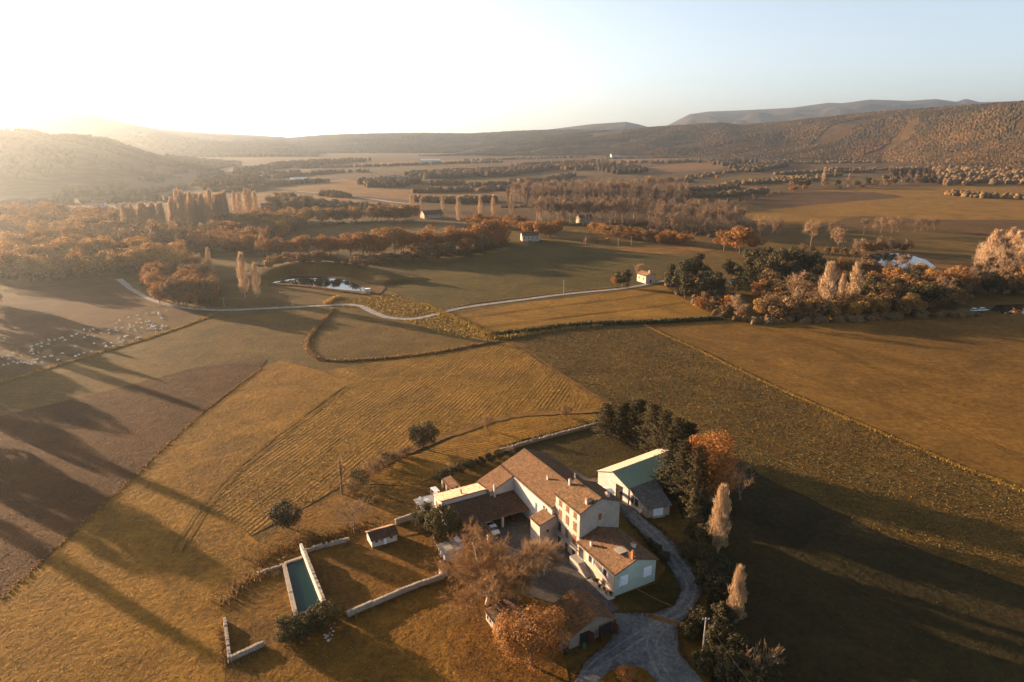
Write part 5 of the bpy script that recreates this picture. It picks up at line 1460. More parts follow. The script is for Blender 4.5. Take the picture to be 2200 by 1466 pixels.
def tufts(name, polys, per_m2, w, h, mat, seed=0, rows=None, holes=(), ymax=420, patch=.0, cap=90000):
    r = rs_(seed); PX, PY = [], []
    for poly in polys:
        A = np.array(poly); x0, y0 = A.min(0); x1, y1 = A.max(0)
        x0, x1, y0, y1 = max(x0, -320), min(x1, 320), max(y0, 55), min(y1, ymax)
        if x1 <= x0 or y1 <= y0: continue
        n = int((x1-x0)*(y1-y0)*per_m2)
        X, Y = r.uniform(x0, x1, n), r.uniform(y0, y1, n)
        if rows:
            az, sp = rows
            nx, ny = math.cos(az), -math.sin(az)            # across the furrows
            u = X*nx + Y*ny; du = np.round(u/sp)*sp + r.normal(size=n)*sp*.14 - u
            X, Y = X + nx*du, Y + ny*du
        k = in_poly(X, Y, poly) & visible(X, Y)
        PX.append(X[k]); PY.append(Y[k])
    X, Y = np.concatenate(PX), np.concatenate(PY)
    for hpoly in holes:
        k = ~in_poly(X, Y, hpoly); X, Y = X[k], Y[k]
    if patch:
        v = np.sin(X*.21+1.7*np.sin(Y*.13)) + np.sin(Y*.17+1.3*np.sin(X*.11+2)) + r.normal(size=len(X))*.7
        k = v > patch; X, Y = X[k], Y[k]
    if len(X) > cap: k = r.choice(len(X), cap, False); X, Y = X[k], Y[k]
    n = len(X)
    hh = h*r.uniform(.45, 1.3, n); ww = w*r.uniform(.55, 1.35, n); a = r.uniform(0, 6.28, n)
    ring = []
    for q in range(3):
        an = a + q*2.094 + r.normal(size=n)*.3
        ring.append(np.stack([X + np.cos(an)*ww, Y + np.sin(an)*ww, np.full(n, .0)], -1))
    top = np.stack([X + r.normal(size=n)*ww*.5, Y + r.normal(size=n)*ww*.5, hh], -1)
    V = np.stack(ring + [top], 1).reshape(-1, 3)
    b = (np.arange(n)*4)[:, None]
    Ft = np.concatenate([b + np.array([[0, 1, 3]]), b + np.array([[1, 2, 3]]), b + np.array([[2, 0, 3]])])
    o = obj(name, np_mesh(name, V, Ft), mat); tag(o, kind='stuff')
    return o

S = SHEETS
BUILT = [[tuple(W(a, b).xy) for a, b in q] for q in (
    [(-9, 0), (-9, 10), (12.6, 10), (12.6, -2.2), (0, -2.2)], [(-32.2, -7.4), (-32.2, 12.4), (-9, 12.4), (-9, -.9), (-25.7, -.9), (-25.7, -7.4)], [(-32, -19), (-32, -7), (-14.6, -7), (-14.6, -19.6)],
    [(-17, -24.6), (-17, -19.5), (-12.3, -19.5), (-12.3, -24.6)], [(-10.2, -27), (-10.2, -25), (-8, -25), (-8, -27)], [(-29, -35.8), (-29, -29.8), (-25, -29.8), (-25, -35.8)], [(6.4, -25), (6.4, -19.3), (12.4, -19.3), (12.4, -25)],
    [(12.2, -16), (12.2, -6), (20.6, -6), (20.6, -16)], [(-40.2, -21), (-40.2, -14.4), (-33.3, -14.4), (-33.3, -21)], [(-24.2, 21.5), (-26.5, 44), (-14, 44), (-4, 29), (-5, 22.5)])]
BASIN = [tuple(P(*q).xy) for q in ((600, 1220), (655, 1185), (712, 1310), (640, 1340))]
tufts('grass_tufts', S['field_golden'], 3.2, .19, .15, lf_grass, 1, cap=110000)
tufts('grass_tufts', S['farm_lawn'] + S['back_terrace'], 3.6, .18, .2, lf_grass, 2, holes=BUILT + [BASIN] + S['walled_lawn'] + S['courtyard'] + S['driveway'] + S['leaf_litter'], patch=-.9)
tufts('grass_tufts', S['walled_lawn'], 3.0, .17, .12, lf_grass, 3, holes=BUILT, patch=-.3)
tufts('stubble_tufts', S['field_stubble_rows'], 2.6, .24, .22, lf_grass, 4, rows=(azpx(628, 900, 797, 794), 1.3), cap=70000, patch=-1.0)
tufts('garden_tufts', S['garden_grass'], 3.5, .2, .16, lf_grass, 5, rows=(azpx(1000, 960, 1200, 925), .9))
tufts('kale_plants', S['field_kale'], 1.9, .31, .34, lf_kale, 6, rows=(azpx(1171, 721, 1329, 801), 1.0), cap=120000)
tufts('rust_tufts', S['field_rust'], 2.4, .2, .17, lf_rustt, 7, cap=70000)
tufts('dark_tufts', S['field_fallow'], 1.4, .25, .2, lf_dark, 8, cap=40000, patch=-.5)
tufts('dark_tufts', S['back_yard'] + S['house_grass'], 2.5, .2, .2, lf_dark, 9, holes=BUILT + S['driveway'], patch=-.4)
tufts('reed_tufts', S['reed_bank'], 1.4, .5, .5, lf_grass, 10, holes=RIB['lane'])
tufts('grass_tufts', S['grass_island'] + S['leaf_litter'], 4, .2, .22, lf_rustt, 11, holes=BUILT)
tufts('meadow_tufts', S['field_hollow'] + S['field_pasture'], .5, .3, .14, lf_rustt, 12, cap=30000)
def margin(name, pix, width, per_m, w, h, mat, seed, z=0.0):
    """rough grass along a ditch, bank or fence"""
    r = rs_(seed); c = smooth_line(poly_world(pix), 6); pts = []
    for a, b in zip(c[:-1], c[1:]):
        n = max(1, int((b-a).length*per_m)); t = r.uniform(0, 1, n)
        q = np.array(a)[None]*(1-t[:, None]) + np.array(b)[None]*t[:, None]
        q[:, :2] += r.normal(size=(n, 2))*width*.4; pts.append(q)
    A = np.concatenate(pts); n = len(A); hh = h*r.uniform(.4, 1.4, n)
    d = np.stack([r.normal(size=n)*.35, r.normal(size=n)*.35, np.ones(n)], -1)*hh[:, None]
    V, Ft = slivers(r, A, A + d, w*r.uniform(.6, 1.4, n))
    o = obj(name, np_mesh(name, V, Ft), mat); tag(o, kind='stuff')
margin('ditch_grass', [(716, 664), (705, 678), (690, 694), (672, 714), (660, 738), (664, 758), (684, 772)], 1.3, 14, .4, .9, lf_brown, 1)
margin('ditch_grass', [(684, 772), (730, 776), (800, 772), (860, 767), (940, 757), (1010, 744), (1070, 734)], 1.4, 14, .35, .8, lf_brown, 2)
margin('bank_grass', [(1055, 722), (1110, 717), (1160, 710), (1200, 705), (1250, 700), (1300, 697), (1400, 694), (1480, 690), (1548, 686)], 2.2, 30, .5, 1.6, lf_dark, 3)
margin('bank_grass', [(1048, 728), (1110, 722), (1200, 709), (1290, 700)], 2.0, 14, .4, .9, lf_grass, 4)
margin('margin_grass', [(1384, 699), (1440, 726), (1500, 753), (1600, 802), (1700, 848), (1800, 892), (1900, 934), (2000, 976), (2080, 1010), (2200, 1056), (2260, 1080)], 1.2, 26, .16, .42, lf_grass, 5)
margin('margin_grass', [(0, 822), (100, 792), (200, 762), (300, 731), (380, 706), (470, 672)], 2, 8, .35, .6, lf_grass, 6)
margin('margin_grass', [(0, 1291), (120, 1180), (250, 1061), (420, 901), (500, 838), (562, 792)], .8, 10, .22, .45, lf_brown, 7)
margin('reed_line', [(905, 656), (945, 672), (985, 690), (1030, 712), (1070, 728), (1130, 722)], 2.2, 16, .3, 1.6, lf_grass, 8)
margin('lane_verge', [(285, 618), (330, 642), (380, 655), (430, 661), (490, 663), (600, 658), (700, 653)], 1.2, 6, .25, .7, lf_grass, 9)
margin('lane_verge', [(930, 672), (1020, 652), (1120, 640), (1220, 628), (1340, 616)], 1.0, 8, .25, .6, lf_brown, 10)
margin('pond_reeds', [(700, 655), (715, 645), (725, 640)], 2, 20, .3, 1.5, lf_gold, 11)
margin('pond_reeds', [(575, 612), (650, 616), (740, 628), (790, 634)], 1.2, 14, .3, .9, lf_brown, 12)
margin('weeds', [(560, 1215), (600, 1190), (660, 1172), (700, 1160), (760, 1140), (800, 1130)], 3.5, 30, .14, .9, lf_rustt, 13)
margin('weeds', [(480, 1300), (520, 1255), (600, 1228)], 2.5, 26, .12, 1.0, lf_brown, 14)
margin('weeds', [(700, 1330), (745, 1320), (780, 1312)], 1.5, 30, .1, .9, lf_grass, 15)
margin('weeds', [(1075, 962), (1130, 946), (1200, 928), (1280, 908)], .8, 16, .12, .6, lf_dark, 16)

margin('verge_grass', [(1328, 1085), (1352, 1120), (1396, 1170), (1440, 1226), (1460, 1264), (1444, 1300), (1400, 1322), (1330, 1318)], .9, 26, .09, .4, lf_dark, 21)
margin('verge_grass', [(1350, 1078), (1402, 1126), (1452, 1172), (1494, 1226), (1510, 1266), (1490, 1312), (1456, 1352), (1464, 1402), (1494, 1442)], 1.1, 30, .09, .45, lf_rustt, 22)
margin('verge_grass', [(1215, 1490), (1262, 1422), (1302, 1387), (1330, 1352)], .8, 26, .09, .4, lf_rustt, 23)
margin('verge_grass', [(1255, 1496), (1312, 1442), (1345, 1432), (1385, 1442), (1438, 1496)], .5, 30, .07, .35, lf_rustt, 24)
margin('wall_foot_grass', [(746, 1334), (800, 1311), (850, 1289), (900, 1269), (950, 1252)], .5, 24, .07, .5, lf_rustt, 25)
margin('wall_foot_grass', [(470, 1345), (478, 1400), (486, 1432), (530, 1416), (572, 1396)], .9, 22, .08, .6, lf_brown, 26)
# ---------------------------------------------------------------- trees and shrubs close to the farm
def hero(name, label, loc, trunk, crown, tm, cm, cat='tree', leaf=None, rot=0):
    t = thing(name, label, cat, loc); t.rotation_euler = (0, 0, rot)
    a = mixed_mesh('trunk', trunk); a.materials.append(tm); obj('trunk' if cat == 'tree' else 'stem', a, None, t)
    b = mixed_mesh('crown', crown); b.materials.append(cm); c = obj('crown' if cat == 'tree' else 'foliage', b, None, t)
    if leaf:
        l = mixed_mesh('leaves', leaf[0]); l.materials.append(leaf[1]); tag(obj('leaves', l, None, c), kind='stuff')
    return t

def twigs(r, sg, n, L, w, up=.3, spread=.5, lv=-1):
    tips = np.array([s[1] for s in sg[lv]]); base_ = np.array([s[0] for s in sg[lv]])
    T = np.repeat(tips, n, 0); D = np.repeat(tips-base_, n, 0); ln = np.linalg.norm(D, axis=1, keepdims=True); D /= ln
    T0 = T - D*ln*r.uniform(0, 1, (len(T), 1))
    d = D + r.normal(size=T.shape)*spread + np.array([0, 0, up]); d /= np.linalg.norm(d, axis=1, keepdims=True)
    return slivers(r, T0, T0 + d*(L*r.uniform(.5, 1.3, len(T)))[:, None], w)

def fit(sg, b, ztop):
    """scale factor so that the highest tip reaches ztop"""
    m = max(s[1][2] for lv in sg for s in lv); return ztop/m
def scl(sg, k, kw=None):
    kw = kw or k
    for lv in sg:
        for i, s in enumerate(lv): lv[i] = (s[0]*[kw, kw, k], s[1]*[kw, kw, k], s[2], s[3])
    return sg

# the great bare plane over the courtyard
r = rs_(11); b = P(1046, 1300)
sg = grow(r, [(11, 56, .62, .18, .16), (7, 42, .55, .1, .2), (6, 38, .5, .1, .2), (4, 36, .55, .08, .25)], 10, .42)
scl(sg, fit(sg, b, 15.0), 1.42)
hero('plane_tree', 'great spreading bare tree with russet twigs left of the courtyard', b, seg_mesh(sg, (9, 7), 0, 2), seg_mesh(sg, (6, 6, 4, 3, 3), 2, minr=.022) + [twigs(r, sg, 9, .9, .02, .0, .75), twigs(r, sg, 2, .9, .024, -.1, .7, lv=3)], bark_w, m_leaf('russet_twig', (.34, .19, .08), (.22, .125, .055), (.28, .155, .065), .15))
# pollarded plane
r = rs_(12); b = P(1158, 1238)
sg = grow(r, [(8, 66, .62, .22, .66), (7, 44, .55, .35, .4), (10, 26, 1.0, .4, .4)], 4.2, .45)
scl(sg, fit(sg, b, 7.8), 1.3)
hero('plane_tree', 'pollarded plane with pale knuckled limbs and upright shoots in the courtyard', b, seg_mesh(sg, (9, 7), 0, 2), seg_mesh(sg, (6, 6, 4, 3), 2, minr=.02) + [twigs(r, sg, 8, 1.5, .018, .5, .4)], bark_w, lf_twig)
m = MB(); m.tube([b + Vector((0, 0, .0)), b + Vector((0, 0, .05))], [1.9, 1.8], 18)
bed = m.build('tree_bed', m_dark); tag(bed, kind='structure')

def leafy_hero(name, label, x, yb, yt, wide, cm, n, size, seed, kind='round', cat='tree', lean=(0, 0), low=.08):
    b = P(x, yb); h = top_z(x, yt, b); r = rs_(seed)
    sg = grow(r, [(8, 48, .55, .25, .2), (5, 42, .5, .15, .25), (4, 40, .5, .1, .3)], h*.6, h*.028)
    scl(sg, fit(sg, b, h*.93), wide)
    tips = np.array([s[1] for s in sg[-1]])
    R = h*.5*wide; zc = h*(low + (1-low)*.5); rz = h*(1-low)*.5
    bl = [(0, 0, zc, R*.72, R*.72, rz*.8)]
    for k_ in range(34):
        d = unit(r, 1)[0]; q = R*r.uniform(.2, .36)
        bl.append((d[0]*R*.74, d[1]*R*.74, max(h*low+q*.4, zc + d[2]*rz*.74), q, q, q*.9))
    C, D = blob_pts(r, bl, n, .35); C[:, 2] = np.maximum(C[:, 2], h*low)
    t = hero(name, label, b, seg_mesh(sg, (7, 5), 0, 2, minr=.02), [leaves(r, C, D + np.array([0, 0, .4]), size)], bark, cm, cat)
    br = mixed_mesh('branches', seg_mesh(sg, (5, 4, 3), 2, minr=.015)); br.materials.append(bark); tag(obj('branches', br, None, t.children[0]), kind='stuff')
    return t
leafy_hero('autumn_tree', 'big round tree in rust-orange leaf beside the cart house', 1143, 1432, 1296, 1.02, lf_orange, 12000, .15, 21)
leafy_hero('autumn_tree', 'orange-leaved tree behind the dark conifers by the hangar', 1524, 1078, 922, .85, lf_orange, 9000, .24, 22)
leafy_hero('evergreen_tree', 'round dark evergreen tree casting a long shadow over the mown grass', 908, 964, 904, 1.15, lf_pine, 5200, .17, 23, low=.14)
leafy_hero('evergreen_tree', 'round dark evergreen tree standing alone left of the hen house', 618, 1134, 1077, 1.2, lf_pine, 5200, .15, 24, low=.12)
leafy_hero('evergreen_shrub', 'greenish brown bush at the left end of the cart shed', 914, 1140, 1080, .95, lf_ever, 5000, .14, 25, cat='shrub', low=.03)
leafy_hero('evergreen_shrub', 'large dark evergreen bush against the cart shed roof', 955, 1168, 1084, .95, lf_ever, 7000, .17, 26, cat='shrub', low=.03)
leafy_hero('small_tree', 'small twiggy brown tree beside the garden path', 1047, 925, 889, .75, lf_brown, 1800, .10, 27)
leafy_hero('small_tree', 'smaller round bush-like tree further along the garden path', 1216, 897, 868, .95, lf_brown, 1600, .12, 28)
# clipped hedge below the basin: a line of rounded bushes
for i, (x, yb, yt, w) in enumerate(((620, 1372, 1328, 1.2), (640, 1368, 1322, 1.2), (662, 1352, 1316, 1.1), (684, 1344, 1306, 1.1), (702, 1342, 1296, 1.15))):
    leafy_hero('hedge_bush', 'rounded brown-green hedge bush below the basin' + nth(i, 5), x, yb, yt, w*1.25, lf_ever, 3600, .13, 30+i, cat='shrub', low=.02)
# brush between the stubble and the garden
for i, (x, yb, yt) in enumerate(((757, 1062, 1030), (772, 1046, 1008), (792, 1030, 992), (812, 1016, 976), (832, 1004, 970), (852, 992, 962), (870, 982, 958))):
    leafy_hero('hedge_bush', 'tangled dark bush in the brushy hedge below the stubble' + nth(i, 7), x, yb, yt, 1.3, (lf_brown, lf_pine, lf_brown)[i % 3], 1500, .14, 40+i, cat='shrub', low=.02)
# hedge behind the pergola
for i, (x, yb, yt) in enumerate(((945, 1034, 1010), (965, 1024, 1004), (988, 1016, 994), (1010, 1008, 988), (1032, 1000, 982), (1054, 992, 974), (1072, 984, 966))):
    leafy_hero('hedge_bush', 'dark clipped bush in the hedge behind the pergola' + nth(i, 7), x, yb, yt, 1.35, lf_dark if i % 2 else lf_pine, 1700, .13, 50+i, cat='shrub', low=.02)
# bare trees above the hen house
def bare_hero(name, label, x, yb, yt, wide, seed, spec, cm, ntw=5, tl=.8, up=.2, sp=.5, tm=None, tw=.02):
    b = P(x, yb); h = top_z(x, yt, b); r = rs_(seed)
    sg = grow(r, spec, h*.6, h*.022); scl(sg, fit(sg, b, h*.96), wide)
    return hero(name, label, b, seg_mesh(sg, (7, 5), 0, 2, minr=.02), seg_mesh(sg, (5, 4, 3, 3), 2, minr=.014) + [twigs(r, sg, ntw, tl, tw, up, sp)], tm or bark, cm)
B3 = [(8, 44, .6, .2, .18), (6, 38, .5, .15, .22), (5, 36, .5, .1, .25)]
bare_hero('bare_tree', 'leafless grey tree with many fine branches behind the hen house', 762, 1148, 1062, 1.5, 61, B3, lf_twigg, 6)
bare_hero('bare_tree', 'thin upright leafless tree left of the garden', 735, 1062, 972, .55, 62, [(12, 28, .3, .4, .2), (5, 30, .5, .2, .2)], lf_twig, 7, .6)
bare_hero('bare_tree', 'leafless grey tree behind the orange tree by the hangar', 1590, 1075, 972, 1.0, 63, B3, lf_twigg, 5)
FAN = [(14, 40, .75, .45, .12), (5, 22, .5, .3, .3)]
for i, (x, yb, yt, w) in enumerate(((1640, 1440, 1376, 1.0), (1608, 1458, 1384, 1.0), (1612, 1490, 1430, 1.1))):
    bare_hero('twiggy_bush', 'fan of bare orange-lit stems at the bottom right' + (', rightmost', ', middle one', ', nearest the camera')[i], x, yb, yt, w, 64+i, FAN, lf_twig, 5, .7, .5, .3)
for i, (x, yb, yt) in enumerate(((1098, 975, 960), (1150, 992, 974))):
    bare_hero('twiggy_bush', ('thin bare shrub at the far corner of the barn', 'bare shoots behind the barn ridge')[i], x, yb, yt, 1.6, 70+i, FAN, lf_twigg, 4, .5, .5, .3)
# poplars beside the drive
def poplar_hero(label, x, yb, yt, wide, seed, n=5200):
    b = P(x, yb); h = top_z(x, yt, b); r = rs_(seed)
    z = h*(.12 + .86*r.uniform(0, 1, n)**.9); a = r.uniform(0, 6.28, n)
    prof = np.sin(np.clip(z/h, 0, 1)**.7*math.pi)**.6
    lob = 1 + .3*np.sin(a*4 + z*1.3) + .2*np.sin(z*2.7)
    rad = wide*(prof*.9+.12)*r.uniform(.1, 1, n)**.55*lob
    A = np.stack([np.cos(a)*rad, np.sin(a)*rad, z], -1)
    d = np.stack([np.cos(a)*.22, np.sin(a)*.22, np.ones(n)], -1) + r.normal(size=(n, 3))*.1
    V = slivers(r, A, A + d*(h*r.uniform(.03, .085, n))[:, None], r.uniform(.02, .05, n))
    m_ = 260; zz = h*r.uniform(.05, .7, m_); aa = r.uniform(0, 6.28, m_); ln = h*r.uniform(.12, .25, m_)
    p0 = np.stack([0*aa, 0*aa, zz], -1); p1 = p0 + np.stack([np.cos(aa)*wide*.75, np.sin(aa)*wide*.75, ln], -1)
    br = tubes(p0, p1, np.full(m_, .05), np.full(m_, .012), 4)
    hero('poplar_tree', label, b, trunk_parts(r, h, h*.016, .92, 0), [V, br], bark_w, lf_twigp)
poplar_hero('tall pale leafless poplar by the hangar, the larger of two by the drive', 1540, 1192, 1042, 1.75, 81); poplar_hero('pale leafless poplar at the lower bend of the drive', 1577, 1348, 1216, 1.3, 82, 4200)
# conifers round the hangar
def conif_hero(label, x, yb, yt, wide, seed, n=6500, cm=None, power=.75, name='conifer', size=.21):
    b = P(x, yb); h = top_z(x, yt, b); r = rs_(seed)
    nb = 170; per = n//nb                                  # branches, each a feather of needles
    zb = h*(.02 + .93*np.sort(r.uniform(0, 1, nb))**1.05); ab = r.uniform(0, 6.28, nb)
    Lb = wide*(1 - zb/h)**power*r.uniform(.6, 1.12, nb) + .25
    el = r.uniform(.15, .75, nb)
    t = r.uniform(.12, 1, (nb, per))**.8
    w_ = (.28*Lb[:, None]*(1.05 - t))
    side = r.normal(size=(nb, per))*w_; lift = r.normal(size=(nb, per))*w_*.45
    x = np.cos(ab)[:, None]*Lb[:, None]*t - np.sin(ab)[:, None]*side
    y = np.sin(ab)[:, None]*Lb[:, None]*t + np.cos(ab)[:, None]*side
    z = zb[:, None] + Lb[:, None]*t*el[:, None] + lift
    C = np.stack([x, y, np.clip(z, .1, h)], -1).reshape(-1, 3)
    D = np.stack([np.cos(ab)[:, None] + 0*t, np.sin(ab)[:, None] + 0*t, .7 + 0*t], -1).reshape(-1, 3)
    hero(name, label, b, trunk_parts(r, h, h*.02, .92, 0), [leaves(r, C, D, size, .4)], bark, cm or lf_pine)
for i, (x, yb, yt, w) in enumerate(((1304, 938, 872, 3.6), (1336, 945, 866, 3.6), (1368, 950, 858, 3.8), (1398, 968, 868, 4.2), (1425, 985, 884, 4.0), (1452, 1000, 902, 3.8), (1478, 985, 908, 2.8))):
    conif_hero('dark bushy conifer in the windbreak behind the hangar' + nth(i, 7), x, yb, yt, w*1.4, 90+i, power=.45, n=10000)
for i, (x, yb, yt, w) in enumerate(((1434, 1062, 936, 3.8), (1462, 1080, 942, 3.8), (1492, 1100, 956, 3.6))):
    conif_hero('dark conifer against the right side of the hangar' + nth(i, 3), x, yb, yt, w*1.3, 100+i, power=.5, n=10000)
conif_hero('pointed spruce with tiered branches beside the drive', 1486, 1150, 1036, 2.6, 110, power=.9, name='spruce_tree', cm=m_leaf('spruce_needle', (.12, .085, .035), (.06, .05, .022), (.09, .07, .03), .1))
# shrubs along the drive
for i, (x, yb, yt, w) in enumerate(((1478, 1200, 1160, 1.3), (1505, 1215, 1165, 1.3), (1540, 1230, 1195, 1.4), (1500, 1352, 1308, 1.2), (1482, 1372, 1336, 1.2), (1532, 1420, 1380, 1.4), (1560, 1452, 1395, 1.3), (1510, 1440, 1404, 1.3), (1575, 1385, 1352, 1.2), (1650, 1475, 1438, 1.3))):
    leafy_hero('shrub', 'dark shrub on the bank right of the drive' + nth(i, 10), x, yb, yt, w, (lf_pine, lf_ever, lf_dark)[i % 3], 2600, .15, 120+i, cat='shrub', low=.02)
for i, (x, yb, yt) in enumerate(((1395, 1172, 1156), (1412, 1186, 1168), (1428, 1204, 1184))):
    leafy_hero('shrub', 'low dark shrub behind the green-gabled house' + nth(i, 3), x, yb, yt, 1.2, lf_dark, 900, .12, 140+i, cat='shrub', low=.02)
leafy_hero('shrub', 'tuft of orange bracken on the grass island in the drive', 1345, 1462, 1436, 1.6, lf_orange, 1500, .1, 150, cat='shrub', low=.02)

for i, (x, yb, yt) in enumerate(((1512, 1262, 1206), (1546, 1300, 1236), (1552, 1352, 1296), (1545, 1395, 1330), (1580, 1425, 1362), (1572, 1470, 1400), (1620, 1500, 1436), (1520, 1180, 1120))):  # evergreens added to throw more shade over the fallow
    leafy_hero('evergreen_tree', 'dark evergreen of the added shade belt right of the drive' + (nth(i, 8).replace('left', 'top').replace('right', 'bottom').replace('topmost', 'highest up').replace('bottommost', 'lowest down')), x, yb, yt, .95, lf_pine, 4200, .2, 160+i, low=.02)
# ---------------------------------------------------------------- sheep
m_fleece = m_plain('fleece', (.78, .72, .62), .95, .06, 4, .02)
def skin_mesh(name, pts, edges, rad):
    me = bpy.data.meshes.new(name); me.from_pydata(pts, edges, [])
    o = bpy.data.objects.new(name, me); COL.objects.link(o)
    md = o.modifiers.new('skin', 'SKIN'); sb = o.modifiers.new('sub', 'SUBSURF'); sb.levels = 1
    for i, q in enumerate(rad): me.skin_vertices[0].data[i].radius = q
    me.skin_vertices[0].data[0].use_root = True
    dg = bpy.context.evaluated_depsgraph_get()
    out = bpy.data.meshes.new_from_object(o.evaluated_get(dg))
    out.name = name
    bpy.data.objects.remove(o); bpy.data.meshes.remove(me)
    out.polygons.foreach_set('use_smooth', np.ones(len(out.polygons), bool))
    out.materials.clear(); out.materials.append(m_fleece)
    return out
def sheep_mesh(name, head):
    pts = [(0, 0, .62), (.42, 0, .64), (-.42, 0, .63), (.62, 0, head[0]), (.86, 0, head[1]), (.36, .15, .36), (.37, .16, .02), (.36, -.15, .36), (.33, -.16, .02), (-.42, .15, .38), (-.47, .16, .02), (-.42, -.15, .38), (-.40, -.16, .02), (-.62, 0, .5)]
    ed = [(0, 1), (0, 2), (1, 3), (3, 4), (1, 5), (5, 6), (1, 7), (7, 8), (2, 9), (9, 10), (2, 11), (11, 12), (2, 13)]
    rd = [(.27, .30), (.24, .27), (.26, .28), (.13, .14), (.07, .09), (.08, .08), (.04, .04), (.08, .08), (.04, .04), (.09, .09), (.04, .04), (.09, .09), (.04, .04), (.04, .05)]
    return skin_mesh(name, pts, ed, rd)
SHEEP = [sheep_mesh('sheep_grazing', (.45, .16)), sheep_mesh('sheep_standing', (.82, .92))]
rs = random.Random(3)
flock = [(5, 770), (18, 766), (28, 762), (20, 774), (46, 767), (68, 757), (70, 753), (68, 747), (80, 743), (90, 740), (90, 747), (72, 763), (83, 760), (106, 733), (108, 735), (118, 733), (105, 742), (96, 770), (110, 768), (125, 776), (66, 785), (75, 782), (80, 774), (72, 776), (30, 780), (38, 783), (46, 781), (54, 782), (60, 784), (18, 785), (8, 787), (92, 782), (130, 730), (135, 728), (140, 734), (135, 762), (155, 725), (165, 721), (181, 711), (182, 728), (188, 723), (194, 714), (201, 710), (202, 726), (205, 725), (202, 740), (163, 747), (162, 768), (170, 765), (182, 761), (197, 758), (218, 719), (233, 712), (234, 718), (225, 740), (227, 748), (228, 746), (239, 740), (244, 746), (249, 712), (251, 697), (257, 691), (248, 708), (253, 714), (262, 707), (255, 732), (256, 729), (258, 738), (262, 739), (264, 735), (268, 726), (274, 724), (271, 724), (277, 684), (279, 700), (280, 705), (287, 703), (275, 711), (290, 710), (292, 714), (293, 696), (295, 680), (297, 680), (304, 696), (302, 688), (305, 707), (303, 728), (296, 728), (294, 729), (313, 693), (317, 710), (320, 693), (321, 700), (322, 692), (324, 708), (326, 701), (328, 704), (329, 675), (330, 705), (333, 702), (337, 716), (340, 677), (341, 674), (343, 679), (346, 685), (348, 687), (349, 702), (350, 705), (358, 703), (325, 705), (329, 697), (331, 709), (336, 709), (318, 700), (315, 676), (358, 670), (345, 709)]
flock.sort()
for i, (x, y) in enumerate(flock):
    p = P(x, y)
    o = obj('sheep', SHEEP[i % 4 == 3]); o.location = (p.x, p.y, .12)
    o.rotation_euler = (0, 0, rs.choice((0, math.pi)) + rs.uniform(-.5, .5)); s = rs.uniform(.75, .95); o.scale = (s, s, s)
    side = ('at the left end' if x < 100 else 'left of the middle' if x < 200 else 'right of the middle' if x < 290 else 'at the right end') + ' of the flock'
    third = 'upper' if y < 798 - x*.27 - 30 else 'lower' if y > 798 - x*.27 - 4 else 'middle'
    tag(o, 'pale sheep %s in the %s part %s' % ('with head raised' if i % 4 == 3 else 'grazing', third, side), 'sheep', 'flock of sheep on the pasture')

# ---------------------------------------------------------------- vehicles
def wheels(t, T, xs, ys, r, w, two=None):
    for x in xs:
        for y in ys:
            rr_ = two[xs.index(x)] if two else r
            m = MB(T); m.tube([(x, y-w/2, rr_), (x, y+w/2, rr_)], [rr_, rr_], 14); wh = m.build('wheel', m_black, t)
            m = MB(T); m.tube([(x, y-w/2-.012, rr_), (x, y+w/2+.012, rr_)], [rr_*.58]*2, 10); m.build('rim', m_metal, wh)
def frame_at(p, az):
    d = Vector((math.sin(az), math.cos(az), 0)); n_ = Vector((-d.y, d.x, 0))
    return lambda x, y, z=0: p + d*x + n_*y + Vector((0, 0, z))
def car(name, label, p, az, paint, pickup=False, group=None, L=4.3):
    t = thing(name, label, 'truck' if pickup else 'car', p, group); T = frame_at(p, az)
    hw = .86
    m = MB(T)
    prof = [(-L/2, .38), (L/2, .38), (L/2, .70), (L/2-.9, .92), (-L/2, .95)]
    m.hexa([(x, -hw, z) for x, z in prof], [(x, hw, z) for x, z in prof]); body = m.build('body', paint, t)
    cab = [(-.35, .96), (1.25, .94), (.75, 1.5), (-.30, 1.5)] if pickup else [(-L/2+.15, .955), (1.25, .935), (.6, 1.48), (-L/2+.6, 1.48)]
    m = MB(T); m.hexa([(x, -hw+.1, z) for x, z in cab], [(x, hw-.1, z) for x, z in cab]); c = m.build('cabin', m_glass, t)
    m = MB(T); x0, x1 = cab[3][0]-.02, cab[2][0]+.02
    m.box(x0, x1, -hw+.08, hw-.08, 1.501, 1.56); m.build('roof', paint, c)
    if pickup:
        box(t, 'load_bed', m_dark_in, -L/2+.08, -.42, -hw+.08, hw-.08, .951, .965, T)
        for y in (-hw, hw-.07): box(t, 'bed_side', paint, -L/2, -.40, y, y+.07, .952, 1.25, T)
        box(t, 'tailgate', paint, -L/2, -L/2+.07, -hw+.071, hw-.071, .952, 1.25, T)
    for y in (-hw+.08, hw-.34): box(body, 'headlight', m_whitem, L/2+.002, L/2+.03, y, y+.26, .52, .66, T)
    wheels(t, T, [-L/2+.8, L/2-.8], [-hw+.02, hw-.02], .33, .2)
    return t
m_carw = m_plain('white_paint', (.7, .7, .7), .3, .03, 1, 0, .5); m_cardark = m_plain('dark_paint', (.05, .07, .09), .3, .05, 1, 0, .5); m_carteal = m_plain('teal_paint', (.05, .17, .20), .3, .05, 1, 0, .5)
car('pickup_truck', 'white pickup with dark load bed backed under the cart shed', W(-18.6, -10.3), AZ_U + .05, m_carw, True)
t = thing('tractor', 'old tractor parked in the shade of the cart shed', 'tractor', W(-21.5, -4.6)); T = frame_at(W(-21.0, -4.6), AZ_U)
